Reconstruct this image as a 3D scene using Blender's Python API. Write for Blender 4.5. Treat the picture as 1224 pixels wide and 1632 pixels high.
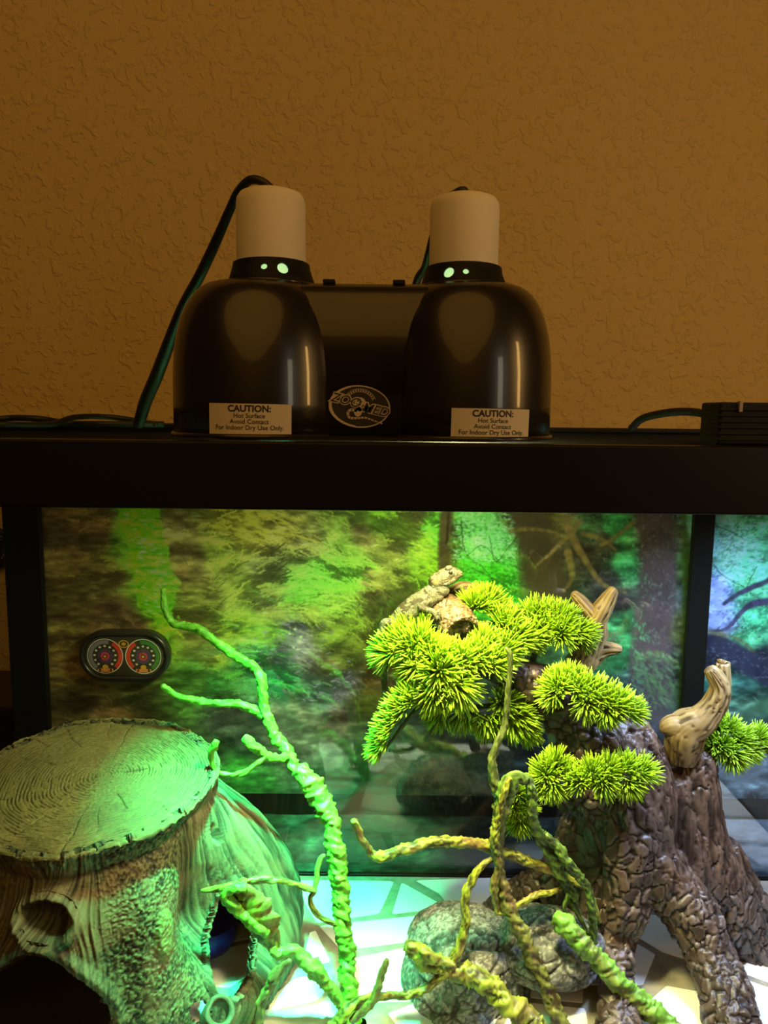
import bpy, bmesh, math, random
import numpy as np
from mathutils import Vector, Matrix

for o in list(bpy.data.objects):
    bpy.data.objects.remove(o)
C = bpy.context.scene.collection
R = math.radians

# ---------------- camera ----------------
F = 1226.0
CAMZ = 0.70
PITCH = R(7.5)
ROLL = R(0.62)
cam_d = bpy.data.cameras.new('camera')
cam = bpy.data.objects.new('camera', cam_d)
C.objects.link(cam)
cam_d.sensor_fit = 'VERTICAL'
cam_d.sensor_height = 24.0
cam_d.lens = 24.0 * F / 1632.0
cam_d.clip_start = 0.02
CAMM = Matrix.Rotation(R(90) - PITCH, 3, 'X') @ Matrix.Rotation(ROLL, 3, 'Z')
cam.matrix_world = Matrix.Translation((0, 0, CAMZ)) @ CAMM.to_4x4()
bpy.context.scene.camera = cam
MC = np.array(CAMM)

def P(px, py, Y):
    """point on the vertical plane y=Y seen at photo pixel (px, py)"""
    d = MC @ np.array([(px - 612) / F, (816 - py) / F, -1.0])
    t = Y / d[1]
    return np.array([0, 0, CAMZ]) + d * t

def PZ(px, py, z):
    d = MC @ np.array([(px - 612) / F, (816 - py) / F, -1.0])
    t = (z - CAMZ) / d[2]
    return np.array([0, 0, CAMZ]) + d * t

def proj(v):
    """array of points -> pixel coordinates (only used to plan where a detail of a surface sits)"""
    q = (np.asarray(v) - np.array([0, 0, CAMZ])) @ MC
    return 612 + F * q[:, 0] / -q[:, 2], 816 - F * q[:, 1] / -q[:, 2]

# ---------------- light and exposure ----------------
sc = bpy.context.scene
sc.view_settings.view_transform = 'Standard'
sc.view_settings.look = 'None'
sc.view_settings.gamma = 1.0
sc.view_settings.use_curve_mapping = False
sc.view_settings.exposure = 0.0
world = bpy.data.worlds.new('room_dark')
sc.world = world
world.use_nodes = True
world.node_tree.nodes['Background'].inputs[0].default_value = (1.0, 0.62, 0.3, 1)
world.node_tree.nodes['Background'].inputs[1].default_value = 0.015

def area(name, loc, target, size, col, power, size_y=None, shape='RECTANGLE', spread=180):
    l = bpy.data.lights.new(name, 'AREA')
    l.shape = shape
    l.size = size
    if size_y: l.size_y = size_y
    l.color = col
    l.energy = power
    l.spread = R(spread)
    o = bpy.data.objects.new(name, l)
    C.objects.link(o)
    o.location = loc
    d = Vector(target) - Vector(loc)
    o.rotation_euler = d.to_track_quat('-Z', 'Y').to_euler()
    return o

LX, RX, DY = -0.118, 0.077, 0.745       # the two lamp axes
# room lamp off to the right of the viewer: a tall shaded floor lamp's opening
area('room_lamp', (1.15, 0.25, 0.92), (0.3, 1.3, 1.0), 0.10, (1.0, 0.55, 0.16), 3.0, 0.40)
area('hall_light', (0.95, -0.35, 0.86), (0.0, 0.8, 0.8), 0.16, (1.0, 0.85, 0.62), 0.9, 0.34)
area('ceiling_bounce', (-0.2, -0.9, 2.6), (0, 1.3, 1.0), 3.4, (1.0, 0.47, 0.07), 23.5, 3.4, shape='ELLIPSE')
# bulbs inside the hoods shine down through the screen lid
area('hood_light_green', (LX+.030, DY+.040, 0.745), (LX+.060, DY+.13, 0), 0.06, (0.03, 1.0, 0.40), 30.0, shape='DISK', spread=58)
area('hood_light_warm', (RX, DY, 0.745), (RX+.015, DY+.085, 0), 0.07, (1.0, 0.86, 0.38), 10.5, shape='DISK', spread=66)
area('hood_light_warm_spill', (RX-.02, DY, 0.682), (RX-.08, DY+.14, 0), 0.12, (1.0, 0.90, 0.42), 17.0, shape='DISK')
area('hood_light_green_spill', (LX+.045, DY+.035, 0.682), (LX+.06, DY+.11, 0), 0.07, (0.03, 1.0, 0.42), 5.5, shape='DISK', spread=110)
area('strip_light_daylight', (0.50, 0.86, 0.63), (0.46, 0.9, 0), 0.25, (0.50, 0.64, 1.0), 4, 0.05, spread=120)

# ---------------- noise ----------------
def _h(i, j, k, s):
    n = (i * 374761393 + j * 668265263 + k * 2147483647 + s * 974634777) & 0xFFFFFFFF
    n = ((n ^ (n >> 13)) * 1274126177) & 0xFFFFFFFF
    n = (n ^ (n >> 16)) & 0xFFFFFFFF
    n = (n * 2246822519) & 0xFFFFFFFF
    n = n ^ (n >> 15)
    return (n & 0xFFFFFF).astype(np.float64) / 16777215.0

def vnoise(p, s=0):
    p = np.asarray(p, float)
    f = np.floor(p); i = f.astype(np.int64); t = p - f
    t = t * t * (3 - 2 * t)
    r = 0
    for a in (0, 1):
        wa = t[:, 0] if a else 1 - t[:, 0]
        for b in (0, 1):
            wb = t[:, 1] if b else 1 - t[:, 1]
            for c in (0, 1):
                wc = t[:, 2] if c else 1 - t[:, 2]
                r = r + wa * wb * wc * _h(i[:, 0] + a, i[:, 1] + b, i[:, 2] + c, s)
    return r * 2 - 1

def fbm(p, s=0, o=4):
    r = 0; a = 1; q = np.asarray(p, float)
    tot = 0
    for k in range(o):
        r = r + a * vnoise(q, s + k); tot += a
        q = q * 2.03; a *= 0.5
    return r / tot

def voro(p, s=0, jit=0.9):
    p = np.asarray(p, float)
    i = np.floor(p).astype(np.int64)
    n = len(p)
    f1 = np.full(n, 9.); f2 = np.full(n, 9.); cid = np.zeros(n)
    for a in (-1, 0, 1):
        for b in (-1, 0, 1):
            for c in (-1, 0, 1):
                x, y, z = i[:, 0] + a, i[:, 1] + b, i[:, 2] + c
                h1 = _h(x, y, z, s)
                q = np.stack([x + .5 + jit * (h1 - .5), y + .5 + jit * (_h(x, y, z, s + 1) - .5), z + .5 + jit * (_h(x, y, z, s + 2) - .5)], 1)
                d = np.sqrt(((p - q) ** 2).sum(1))
                m = d < f1
                f2 = np.where(m, f1, np.minimum(f2, d))
                cid = np.where(m, h1, cid)
                f1 = np.where(m, d, f1)
    return f1, f2, cid

def sstep(a, b, x):
    t = np.clip((x - a) / (b - a), 0, 1)
    return t * t * (3 - 2 * t)

def mixc(a, b, t):
    a = np.asarray(a, float); b = np.asarray(b, float)
    t = np.asarray(t)[:, None]
    return a * (1 - t) + b * t

# ---------------- materials ----------------
def mat(name, col=(.5, .5, .5), rough=.6, metal=0., spec=.5, noise=None, bump=None, emit=None, coat=0., sss=0.):
    """noise=(scale, amount), bump=(scale, strength, distance)"""
    m = bpy.data.materials.new(name); m.use_nodes = True
    nt = m.node_tree; b = nt.nodes['Principled BSDF']
    b.inputs['Roughness'].default_value = rough
    b.inputs['Metallic'].default_value = metal
    b.inputs['Specular IOR Level'].default_value = spec
    b.inputs['Coat Weight'].default_value = coat
    tc = nt.nodes.new('ShaderNodeTexCoord')
    if col == 'attr':
        src = nt.nodes.new('ShaderNodeAttribute'); src.attribute_name = 'Col'
        out = src.outputs['Color']
    else:
        src = nt.nodes.new('ShaderNodeRGB'); src.outputs[0].default_value = (*col, 1)
        out = src.outputs[0]
    if noise:
        n = nt.nodes.new('ShaderNodeTexNoise'); n.inputs['Scale'].default_value = noise[0]
        n.inputs['Detail'].default_value = 5
        nt.links.new(tc.outputs['Object'], n.inputs['Vector'])
        mr = nt.nodes.new('ShaderNodeMapRange')
        mr.inputs[1].default_value = .3; mr.inputs[2].default_value = .7
        mr.inputs[3].default_value = 1 - noise[1]; mr.inputs[4].default_value = 1 + noise[1]
        nt.links.new(n.outputs[0], mr.inputs[0])
        mx = nt.nodes.new('ShaderNodeVectorMath'); mx.operation = 'SCALE'
        nt.links.new(out, mx.inputs[0]); nt.links.new(mr.outputs[0], mx.inputs['Scale'])
        out = mx.outputs[0]
    nt.links.new(out, b.inputs['Base Color'])
    if bump:
        n2 = nt.nodes.new('ShaderNodeTexNoise'); n2.inputs['Scale'].default_value = bump[0]
        n2.inputs['Detail'].default_value = 4
        nt.links.new(tc.outputs['Object'], n2.inputs['Vector'])
        bp = nt.nodes.new('ShaderNodeBump'); bp.inputs['Strength'].default_value = bump[1]
        bp.inputs['Distance'].default_value = bump[2]
        nt.links.new(n2.outputs[0], bp.inputs['Height'])
        nt.links.new(bp.outputs[0], b.inputs['Normal'])
    if emit:
        b.inputs['Emission Color'].default_value = (*emit[0], 1)
        b.inputs['Emission Strength'].default_value = emit[1]
    return m

def glass_mat(name, tint=(1, 1, 1), f0=.05):
    m = bpy.data.materials.new(name); m.use_nodes = True
    nt = m.node_tree; nt.nodes.clear()
    out = nt.nodes.new('ShaderNodeOutputMaterial')
    tr = nt.nodes.new('ShaderNodeBsdfTransparent'); tr.inputs[0].default_value = (*tint, 1)
    gl = nt.nodes.new('ShaderNodeBsdfGlossy'); gl.inputs['Roughness'].default_value = 0.0
    lw = nt.nodes.new('ShaderNodeLayerWeight'); lw.inputs[0].default_value = .5
    pw = nt.nodes.new('ShaderNodeMath'); pw.operation = 'POWER'; pw.inputs[1].default_value = 5
    nt.links.new(lw.outputs['Facing'], pw.inputs[0])
    ma = nt.nodes.new('ShaderNodeMath'); ma.operation = 'MULTIPLY_ADD'; ma.inputs[1].default_value = 1 - f0; ma.inputs[2].default_value = f0
    nt.links.new(pw.outputs[0], ma.inputs[0])
    mx = nt.nodes.new('ShaderNodeMixShader')
    nt.links.new(ma.outputs[0], mx.inputs[0]); nt.links.new(tr.outputs[0], mx.inputs[1]); nt.links.new(gl.outputs[0], mx.inputs[2])
    nt.links.new(mx.outputs[0], out.inputs[0])
    return m

# ---------------- object helpers ----------------
def tag(o, label, cat, group=None, kind=None):
    if label: o['label'] = label
    if cat: o['category'] = cat
    if group: o['group'] = group
    if kind: o['kind'] = kind
    return o

def thing(name, loc, label, cat, group=None):
    o = bpy.data.objects.new(name, None); C.objects.link(o)
    o.empty_display_size = .02
    o.location = Vector([float(a) for a in loc])
    return tag(o, label, cat, group)

def worigin(o):
    v = Vector((0, 0, 0))
    while o is not None:
        v = v + o.location; o = o.parent
    return v

def obj(name, V, Fc, m, parent=None, col=None, smooth=True, origin=None, label=None):
    V = np.asarray(V, float).reshape(-1, 3)
    if origin is None:
        if parent is not None:
            wo = np.array(worigin(parent)); loc = np.zeros(3)
        else:
            loc = np.array([(V[:, 0].min() + V[:, 0].max()) / 2, (V[:, 1].min() + V[:, 1].max()) / 2, V[:, 2].min()]); wo = loc
    else:
        base = np.array(worigin(parent)) if parent is not None else np.zeros(3)
        wo = np.asarray(origin, float); loc = wo - base
    me = bpy.data.meshes.new(name)
    me.from_pydata((V - wo).tolist(), [], Fc if isinstance(Fc, list) else np.asarray(Fc).tolist())
    if col is not None:
        a = me.color_attributes.new('Col', 'FLOAT_COLOR', 'POINT')
        c4 = np.ones((len(V), 4)); c4[:, :3] = col
        a.data.foreach_set('color', c4.ravel())
    if smooth: me.polygons.foreach_set('use_smooth', [True] * len(me.polygons))
    me.materials.append(m)
    me.update()
    o = bpy.data.objects.new(name, me); C.objects.link(o)
    o.location = loc
    if parent is not None: o.parent = parent
    if label: o['label'] = label
    return o

class MB:
    def __init__(s): s.v = []; s.f = []; s.n = 0
    def add(s, V, Fc):
        V = np.asarray(V, float)
        s.v.append(V)
        for f in Fc: s.f.append([i + s.n for i in f])
        s.n += len(V)
        return s
    def box(s, x0, x1, y0, y1, z0, z1):
        V = [(x, y, z) for z in (z0, z1) for y in (y0, y1) for x in (x0, x1)]
        return s.add(V, [(0, 2, 3, 1), (4, 5, 7, 6), (0, 1, 5, 4), (2, 6, 7, 3), (0, 4, 6, 2), (1, 3, 7, 5)])
    def build(s, name, m, parent=None, **k):
        return obj(name, np.concatenate(s.v), s.f, m, parent, **k)

def bevel(o, w, seg=2):
    b = o.modifiers.new('bevel', 'BEVEL'); b.width = w; b.segments = seg; b.limit_method = 'ANGLE'
    return o

def rbox(name, x0, x1, y0, y1, z0, z1, m, parent=None, bw=.001, seg=2, **k):
    o = MB().box(x0, x1, y0, y1, z0, z1).build(name, m, parent, smooth=False, **k)
    return bevel(o, bw, seg)

def catmull(pts, step):
    """pts (n, d) -> resampled smooth curve"""
    pts = np.asarray(pts, float)
    p = np.vstack([2 * pts[0] - pts[1], pts, 2 * pts[-1] - pts[-2]])
    out = []
    for i in range(1, len(p) - 2):
        L = np.linalg.norm(p[i + 1, :3] - p[i, :3]); n = max(2, int(L / step))
        t = np.linspace(0, 1, n, endpoint=False)[:, None]
        a, b, c, d = p[i - 1], p[i], p[i + 1], p[i + 2]
        out.append(.5 * ((2 * b) + (-a + c) * t + (2 * a - 5 * b + 4 * c - d) * t ** 2 + (-a + 3 * b - 3 * c + d) * t ** 3))
    out.append(p[-2][None])
    return np.vstack(out)

def tube(path, k=12, cap=True, squash=None):
    """path (n,4): xyz + radius. returns V, F, u (length along), th, nrm"""
    path = np.asarray(path, float)
    X = path[:, :3]; r = path[:, 3]
    T = np.gradient(X, axis=0); T /= np.linalg.norm(T, axis=1)[:, None] + 1e-12
    a = np.array([0, 0, 1.]) if abs(T[0, 2]) < .9 else np.array([0, 1., 0])
    N = np.cross(T[0], a); N /= np.linalg.norm(N)
    Ns = [N]
    for i in range(1, len(X)):
        N = Ns[-1] - T[i] * np.dot(Ns[-1], T[i]); N /= np.linalg.norm(N) + 1e-12
        Ns.append(N)
    N = np.array(Ns); B = np.cross(T, N)
    th = np.linspace(0, 2 * math.pi, k, endpoint=False)
    c, s_ = np.cos(th), np.sin(th)
    sx = sy = 1.0
    if squash: sx, sy = squash
    dirs = N[:, None, :] * c[None, :, None] * sx + B[:, None, :] * s_[None, :, None] * sy
    V = X[:, None, :] + dirs * r[:, None, None]
    n = len(X)
    Fc = []
    for i in range(n - 1):
        for j in range(k):
            j2 = (j + 1) % k
            Fc.append((i * k + j, i * k + j2, (i + 1) * k + j2, (i + 1) * k + j))
    u = np.concatenate([[0], np.cumsum(np.linalg.norm(np.diff(X, axis=0), axis=1))])
    V = V.reshape(-1, 3)
    U = np.repeat(u, k); TH = np.tile(th, n)
    D = dirs.reshape(-1, 3)
    if cap:
        V = np.vstack([V, X[0] - T[0] * r[0] * .5, X[-1] + T[-1] * r[-1] * .5])
        U = np.append(U, [0, u[-1]]); TH = np.append(TH, [0, 0]); D = np.vstack([D, -T[0], T[-1]])
        a0, a1 = n * k, n * k + 1
        for j in range(k):
            j2 = (j + 1) % k
            Fc.append((a0, j2, j)); Fc.append((a1, (n - 1) * k + j, (n - 1) * k + j2))
    return V, Fc, U, TH, D

def lathe(prof, k=48, c=(0, 0, 0), closed=False):
    """prof [(r,z)...]"""
    n = len(prof); V = []
    for r, z in prof:
        for j in range(k):
            a = 2 * math.pi * j / k
            V.append((c[0] + r * math.cos(a), c[1] + r * math.sin(a), c[2] + z))
    Fc = []
    rng = range(n) if closed else range(n - 1)
    for i in rng:
        i2 = (i + 1) % n
        for j in range(k):
            j2 = (j + 1) % k
            Fc.append((i * k + j, i * k + j2, i2 * k + j2, i2 * k + j))
    return np.array(V), Fc

def sphere(c, r, nu=16, nv=10, rot=None):
    r = np.ones(3) * r
    V = []
    for i in range(nv + 1):
        ph = math.pi * i / nv
        for j in range(nu):
            a = 2 * math.pi * j / nu
            V.append((math.sin(ph) * math.cos(a), math.sin(ph) * math.sin(a), math.cos(ph)))
    V = np.array(V) * r
    if rot is not None: V = V @ np.array(rot).T
    V = V + np.array(c)
    Fc = []
    for i in range(nv):
        for j in range(nu):
            j2 = (j + 1) % nu
            Fc.append((i * nu + j, (i + 1) * nu + j, (i + 1) * nu + j2, i * nu + j2))
    return V, Fc

def blob(parts, voxel, smooth=4, fac=.5):
    """union of closed shapes -> one smooth skin: V, F, N"""
    mb = MB()
    for V, Fc in parts: mb.add(V, Fc)
    me = bpy.data.meshes.new('tmp'); me.from_pydata(np.concatenate(mb.v).tolist(), [], mb.f); me.update()
    bm = bmesh.new(); bm.from_mesh(me); bmesh.ops.remove_doubles(bm, verts=bm.verts, dist=1e-6)
    bmesh.ops.recalc_face_normals(bm, faces=bm.faces); bm.to_mesh(me); bm.free()
    o = bpy.data.objects.new('tmp', me); C.objects.link(o)
    m = o.modifiers.new('r', 'REMESH'); m.mode = 'VOXEL'; m.voxel_size = voxel
    if smooth:
        m = o.modifiers.new('s', 'SMOOTH'); m.iterations = smooth; m.factor = fac
    dg = bpy.context.evaluated_depsgraph_get()
    ev = o.evaluated_get(dg); em = ev.to_mesh()
    n = len(em.vertices)
    V = np.empty(n * 3); em.vertices.foreach_get('co', V); V = V.reshape(-1, 3)
    N = np.empty(n * 3); em.vertex_normals.foreach_get('vector', N); N = N.reshape(-1, 3)
    Fc = [tuple(p.vertices) for p in em.polygons]
    ev.to_mesh_clear()
    bpy.data.objects.remove(o); bpy.data.meshes.remove(me)
    return V.copy(), Fc, N.copy()

def text_mesh(body, size, bold=0.0, shear=0.0):
    cu = bpy.data.curves.new('t', 'FONT'); cu.body = body; cu.size = size; cu.align_x = 'CENTER'; cu.offset = bold; cu.shear = shear
    cu.resolution_u = 3
    o = bpy.data.objects.new('t', cu); C.objects.link(o)
    dg = bpy.context.evaluated_depsgraph_get(); ev = o.evaluated_get(dg); em = ev.to_mesh()
    V = np.array([v.co[:] for v in em.vertices]).reshape(-1, 3); Fc = [tuple(p.vertices) for p in em.polygons]
    ev.to_mesh_clear(); bpy.data.objects.remove(o); bpy.data.curves.remove(cu)
    return V, Fc
# ================= SETTING: the room =================
WY = 1.42
def wall_material():
    m = mat('wall_paint', (.60, .46, .21), .75, spec=.25)
    nt = m.node_tree; b = nt.nodes['Principled BSDF']
    tc = nt.nodes.new('ShaderNodeTexCoord')
    n1 = nt.nodes.new('ShaderNodeTexNoise'); n1.inputs['Scale'].default_value = 68; n1.inputs['Detail'].default_value = 3; n1.inputs['Distortion'].default_value = .6
    n2 = nt.nodes.new('ShaderNodeTexVoronoi'); n2.inputs['Scale'].default_value = 75; n2.feature = 'SMOOTH_F1'
    nt.links.new(tc.outputs['Object'], n1.inputs['Vector'])
    mv = nt.nodes.new('ShaderNodeVectorMath'); mv.operation = 'MULTIPLY_ADD'; mv.inputs[1].default_value = (.03, .03, .03)
    nt.links.new(n1.outputs['Color'], mv.inputs[0]); nt.links.new(tc.outputs['Object'], mv.inputs[2])
    nt.links.new(mv.outputs[0], n2.inputs['Vector'])
    rp = nt.nodes.new('ShaderNodeMapRange'); rp.interpolation_type = 'SMOOTHSTEP'
    rp.inputs[1].default_value = .5; rp.inputs[2].default_value = .68
    nt.links.new(n1.outputs[0], rp.inputs[0])
    ad = nt.nodes.new('ShaderNodeMath'); ad.operation = 'MULTIPLY_ADD'; ad.inputs[1].default_value = -.35
    nt.links.new(n2.outputs[0], ad.inputs[0]); nt.links.new(rp.outputs[0], ad.inputs[2])
    bp = nt.nodes.new('ShaderNodeBump'); bp.inputs['Strength'].default_value = .60; bp.inputs['Distance'].default_value = .003
    nt.links.new(ad.outputs[0], bp.inputs['Height']); nt.links.new(bp.outputs[0], b.inputs['Normal'])
    return m
M_wall = wall_material()
w = MB().box(-2.2, 2.2, WY, WY + .1, -.8, 2.6).build('wall_back', M_wall, smooth=False); w['kind'] = 'structure'
M_floor = mat('room_floor_wood', (.12, .08, .05), .5, noise=(8, .2))
w = MB().box(-2.2, 2.2, -2.4, WY + .1, -.9, -.8).build('floor', M_floor, smooth=False); w['kind'] = 'structure'

M_black = mat('black_plastic', (.007, .006, .005), .42, spec=.22)
M_blackm = mat('black_satin', (.007, .007, .006), .55, spec=.2)
M_seal = mat('black_silicone', (.005, .006, .005), .34, spec=.18)
M_glass = glass_mat('clear_glass', (.97, .985, .975))
M_gback = glass_mat('clear_glass_backed', (.97, .985, .975), .11)

# low stand that carries the tank
st = thing('tank_stand', (0, .9, -.8), 'dark wooden cabinet stand under the glass tank', 'stand')
M_stand = mat('dark_wood', (.05, .035, .025), .5, noise=(12, .25))
TY0, TY1 = .635, 1.10
TX0, TX1 = P(18, 960, TY1)[0] - .004, .66
rbox('body', TX0 - .01, TX1 + .01, TY0 - .01, TY1 + .03, -.80, -.055, M_stand, st, .003)
rbox('top_board', TX0 - .02, TX1 + .02, TY0 - .02, TY1 + .04, -.055, -.03, M_stand, st, .003)

# ================= the tank =================
tank = thing('terrarium', (0, .87, -.03), 'large glass terrarium with thick black top frame, filling lower half', 'terrarium')
g = .004
rbox('bottom_pane', TX0, TX1, TY0, TY1, -.012, -.004, M_glass, tank, .0005)
rbox('front_pane', TX0 + g, TX1 - g, TY0, TY0 + g, -.004, .655, M_glass, tank, .0004)
rbox('back_pane', TX0 + g, TX1 - g, TY1 - g, TY1, -.004, .655, M_gback, tank, .0004)
rbox('side_pane', TX0, TX0 + g, TY0, TY1, -.004, .655, M_glass, tank, .0004)
rbox('side_pane', TX1 - g, TX1, TY0, TY1, -.004, .655, M_glass, tank, .0004)
# frames
TOPZ = P(612, 706, .627)[2]
def frame_ring(name, z0, z1, t, inner):
    mb = MB()
    mb.box(TX0 - t, TX1 + t, TY0 - t, TY0 + inner, z0, z1)
    mb.box(TX0 - t, TX1 + t, TY1 - inner * .4, TY1 + t, z0, z1)
    mb.box(TX0 - t, TX0 + inner, TY0 + inner, TY1 - inner * .4, z0, z1)
    mb.box(TX1 - inner, TX1 + t, TY0 + inner, TY1 - inner * .4, z0, z1)
    o = mb.build(name, M_black, tank, smooth=False); bevel(o, .0018, 3); return o
frame_ring('top_frame' , .618, TOPZ, .008, .014)
frame_ring('bottom_frame', -.03, .0 - .006, .008, .002)
# corner seals at the back (broad black strips) and the black seam bar of the background
xl0, xl1 = P(20, 960, TY1)[0], P(77, 960, TY1)[0]
rbox('corner_seal', TX0 + g, xl1, TY1 - g - .012, TY1 - g - .0005, -.004, .618, M_seal, tank, .003, 3)
xr0, xr1 = P(1092, 960, TY1)[0], P(1124, 960, TY1)[0]
rbox('center_brace', xr0, xr1, TY1 - g - .012, TY1 - g - .0005, .012, .618, M_seal, tank, .001)
rbox('corner_seal', TX1 - g - .012, TX1 - g, TY1 - g - .03, TY1 - g - .0005, -.004, .618, M_seal, tank, .003, 3)
# sill strip across the back, over the background
zb0, zb1 = P(700, 1300, TY1)[2], P(700, 1268, TY1)[2]
rbox('back_rail', TX0 + .004, TX1 - .004, TY1 + .0002, TY1 + .0010, zb0, zb1, M_seal, tank, .0002)

# screen lid: frame and fine wires
lid = thing('screen_lid', (0, .87, TOPZ - .0095), 'black wire mesh lid lying on the tank frame', 'lid')
mb = MB()
lz0, lz1 = TOPZ - .0095, TOPZ - .0005
lx0, lx1, ly0, ly1 = TX0 + .006, TX1 - .006, TY0 + .018, TY1 - .002
for a in ((lx0, lx1, ly0, ly0 + .012), (lx0, lx1, ly1 - .014, ly1), (lx0, lx0 + .014, ly0 + .012, ly1 - .014), (lx1 - .014, lx1, ly0 + .012, ly1 - .014)):
    mb.box(*a, lz0, lz1)
bevel(mb.build('lid_frame', M_black, lid, smooth=False), .0015, 2)
mb = MB()
x = lx0 + .014
while x < lx1 - .014:
    mb.box(x, x + .0007, ly0 + .006, ly1 - .006, lz0 + .0015, lz0 + .0022); x += .0045
y = ly0 + .012
while y < ly1 - .014:
    mb.box(lx0 + .008, lx1 - .008, y, y + .0007, lz0 + .0018, lz0 + .0025); y += .0045
o = mb.build('wire_mesh', M_blackm, lid, smooth=False); o['kind'] = 'stuff'
# raised rear hinge rail
rbox('hinge_rail', lx0, lx1, ly1 - .03, ly1 - .015, lz1, lz1 + .006, M_black, lid, .0015)

# ================= tiled mat on the tank floor =================
def clip(poly, n, d):
    out = []
    for i in range(len(poly)):
        a, b = poly[i], poly[(i + 1) % len(poly)]
        da, db = n @ a - d, n @ b - d
        if da <= 0: out.append(a)
        if (da < 0 < db) or (db < 0 < da):
            out.append(a + (b - a) * (da / (da - db)))
    return out
M_tile = mat('white_tile', (.80, .80, .76), .35, noise=(9, .05))
M_grout = mat('taupe_grout', (.26, .23, .17), .8, noise=(60, .25))
matt = thing('tiled_floor_mat', (0, .87, 0), 'floor liner of irregular white flagstones with taupe joints inside the tank', 'mat')
rbox('grout_bed', TX0 + .005, TX1 - .005, TY0 + .005, TY1 - .016, -.004, 0.0, M_grout, matt, .0005)
hand = [
 [(463,1403),(628,1405),(605,1457),(505,1472),(486,1440)],
 [(640,1407),(712,1447),(624,1458)],
 [(662,1404),(800,1399),(800,1460),(722,1452),(700,1425)],
 [(508,1476),(668,1460),(690,1499),(655,1502),(562,1513),(537,1508)],
 [(494,1487),(503,1484),(527,1534),(478,1543)],
 [(560,1529),(640,1512),(700,1512),(700,1590),(655,1597),(566,1600)],
 [(470,1560),(523,1549),(545,1600),(520,1640),(420,1640),(420,1600)],
 [(618,1616),(660,1600),(700,1620),(700,1660),(650,1660)],
 [(1192,1394),(1208,1414),(1168,1408)],
 [(1030,1600),(1062,1572),(1118,1582),(1132,1632),(1100,1640)],
 [(1050,1625),(1090,1640),(1070,1680),(1040,1660)],
]
zt = .0012
rng = random.Random(4)
hpoly = [[PZ(px, py, 0)[:2] for px, py in h] for h in hand]
hc = [np.mean(h, axis=0) for h in hpoly]
seeds = []
gx = TX0 + .04
while gx < TX1:
    gy = TY0 + .03
    while gy < TY1 - .01:
        s = np.array([gx + rng.uniform(-.03, .03), gy + rng.uniform(-.022, .022)])
        seeds.append(s); gy += .075
    gx += .10
def near_hand(s):
    for h in hpoly:
        for a in h:
            if np.hypot(*(s - a)) < .035: return True
    return any(np.hypot(*(s - c)) < .06 for c in hc)
seeds = [s for s in seeds if not near_hand(s)]
allp = seeds + [np.array(a) for h in hpoly for a in h]
def tile(poly):
    poly = [np.array(p) for p in poly]
    if len(poly) < 3: return
    a = sum(p[0] * q[1] - q[0] * p[1] for p, q in zip(poly, poly[1:] + poly[:1])) / 2
    if abs(a) < .0003: return
    if a < 0: poly = poly[::-1]
    # round the corners
    pl = []
    for i in range(len(poly)):
        p, q, r = poly[i - 1], poly[i], poly[(i + 1) % len(poly)]
        for t in (.12, .04):
            pl.append(q + (p - q) * t)
        for t in (.04, .12):
            pl.append(q + (r - q) * t)
    c = np.mean(pl, axis=0); n = len(pl)
    V = [(*p, -.0003) for p in pl] + [(*p, zt * .6) for p in pl] + [(*(c + (p - c) * .985), zt) for p in pl]
    Fc = [tuple(range(2 * n, 3 * n))]
    for L in (0, 1):
        for i in range(n):
            j = (i + 1) % n; Fc.append((L * n + i, L * n + j, (L + 1) * n + j, (L + 1) * n + i))
    obj('tile', V, Fc, M_tile, matt, smooth=False)
for h in hpoly: tile(h)
bx = [np.array(p) for p in ((TX0 + .007, TY0 + .007), (TX1 - .007, TY0 + .007), (TX1 - .007, TY1 - .028), (TX0 + .007, TY1 - .028))]
for s in seeds:
    poly = bx
    for t in allp:
        if t is s: continue
        d = t - s; L = np.hypot(*d)
        if L > .3: continue
        n = d / L
        poly = clip(poly, n, n @ ((s + t) / 2) - rng.uniform(.0035, .006))
        if len(poly) < 3: break
    tile(poly)
# ================= lamp fixture =================
BZ = TOPZ + .0002
M_hood = mat('hood_black_enamel', (.014, .010, .007), .30, spec=.5, noise=(30, .15))
M_hood.node_tree.nodes['Principled BSDF'].inputs['Coat Weight'].default_value = .35
M_hood.node_tree.nodes['Principled BSDF'].inputs['Coat Roughness'].default_value = .05
M_liner = mat('hood_liner_aluminium', (.75, .77, .75), .3, metal=1.)
M_socket = mat('socket_ceramic', (.80, .73, .60), .55, spec=.3, noise=(20, .04))
M_label = mat('label_paper', (.62, .55, .42), .6)
M_ink = mat('label_ink', (.015, .012, .01), .6)
M_print = mat('badge_print', (.52, .43, .31), .5)
M_cord = mat('cord_rubber', (.012, .012, .012), .45)
fix = thing('dual_dome_lamp', ((LX + RX) / 2, DY, BZ), 'glossy black twin dome heat lamp with cream sockets, standing on the lid', 'lamp')
fix_o = worigin(fix)

def dome_prof(r):
    pr = [(r, 0), (r * 1.0, .03), (r * .995, .06)]
    for t in np.linspace(0, 1, 15)[1:]:
        a = t * math.pi / 2
        rr = .040 + (r * .99 - .040) * math.cos(a) ** .85 if t < 1 else .040
        pr.append((rr, .060 + .081 * math.sin(a)))
    return pr

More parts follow.
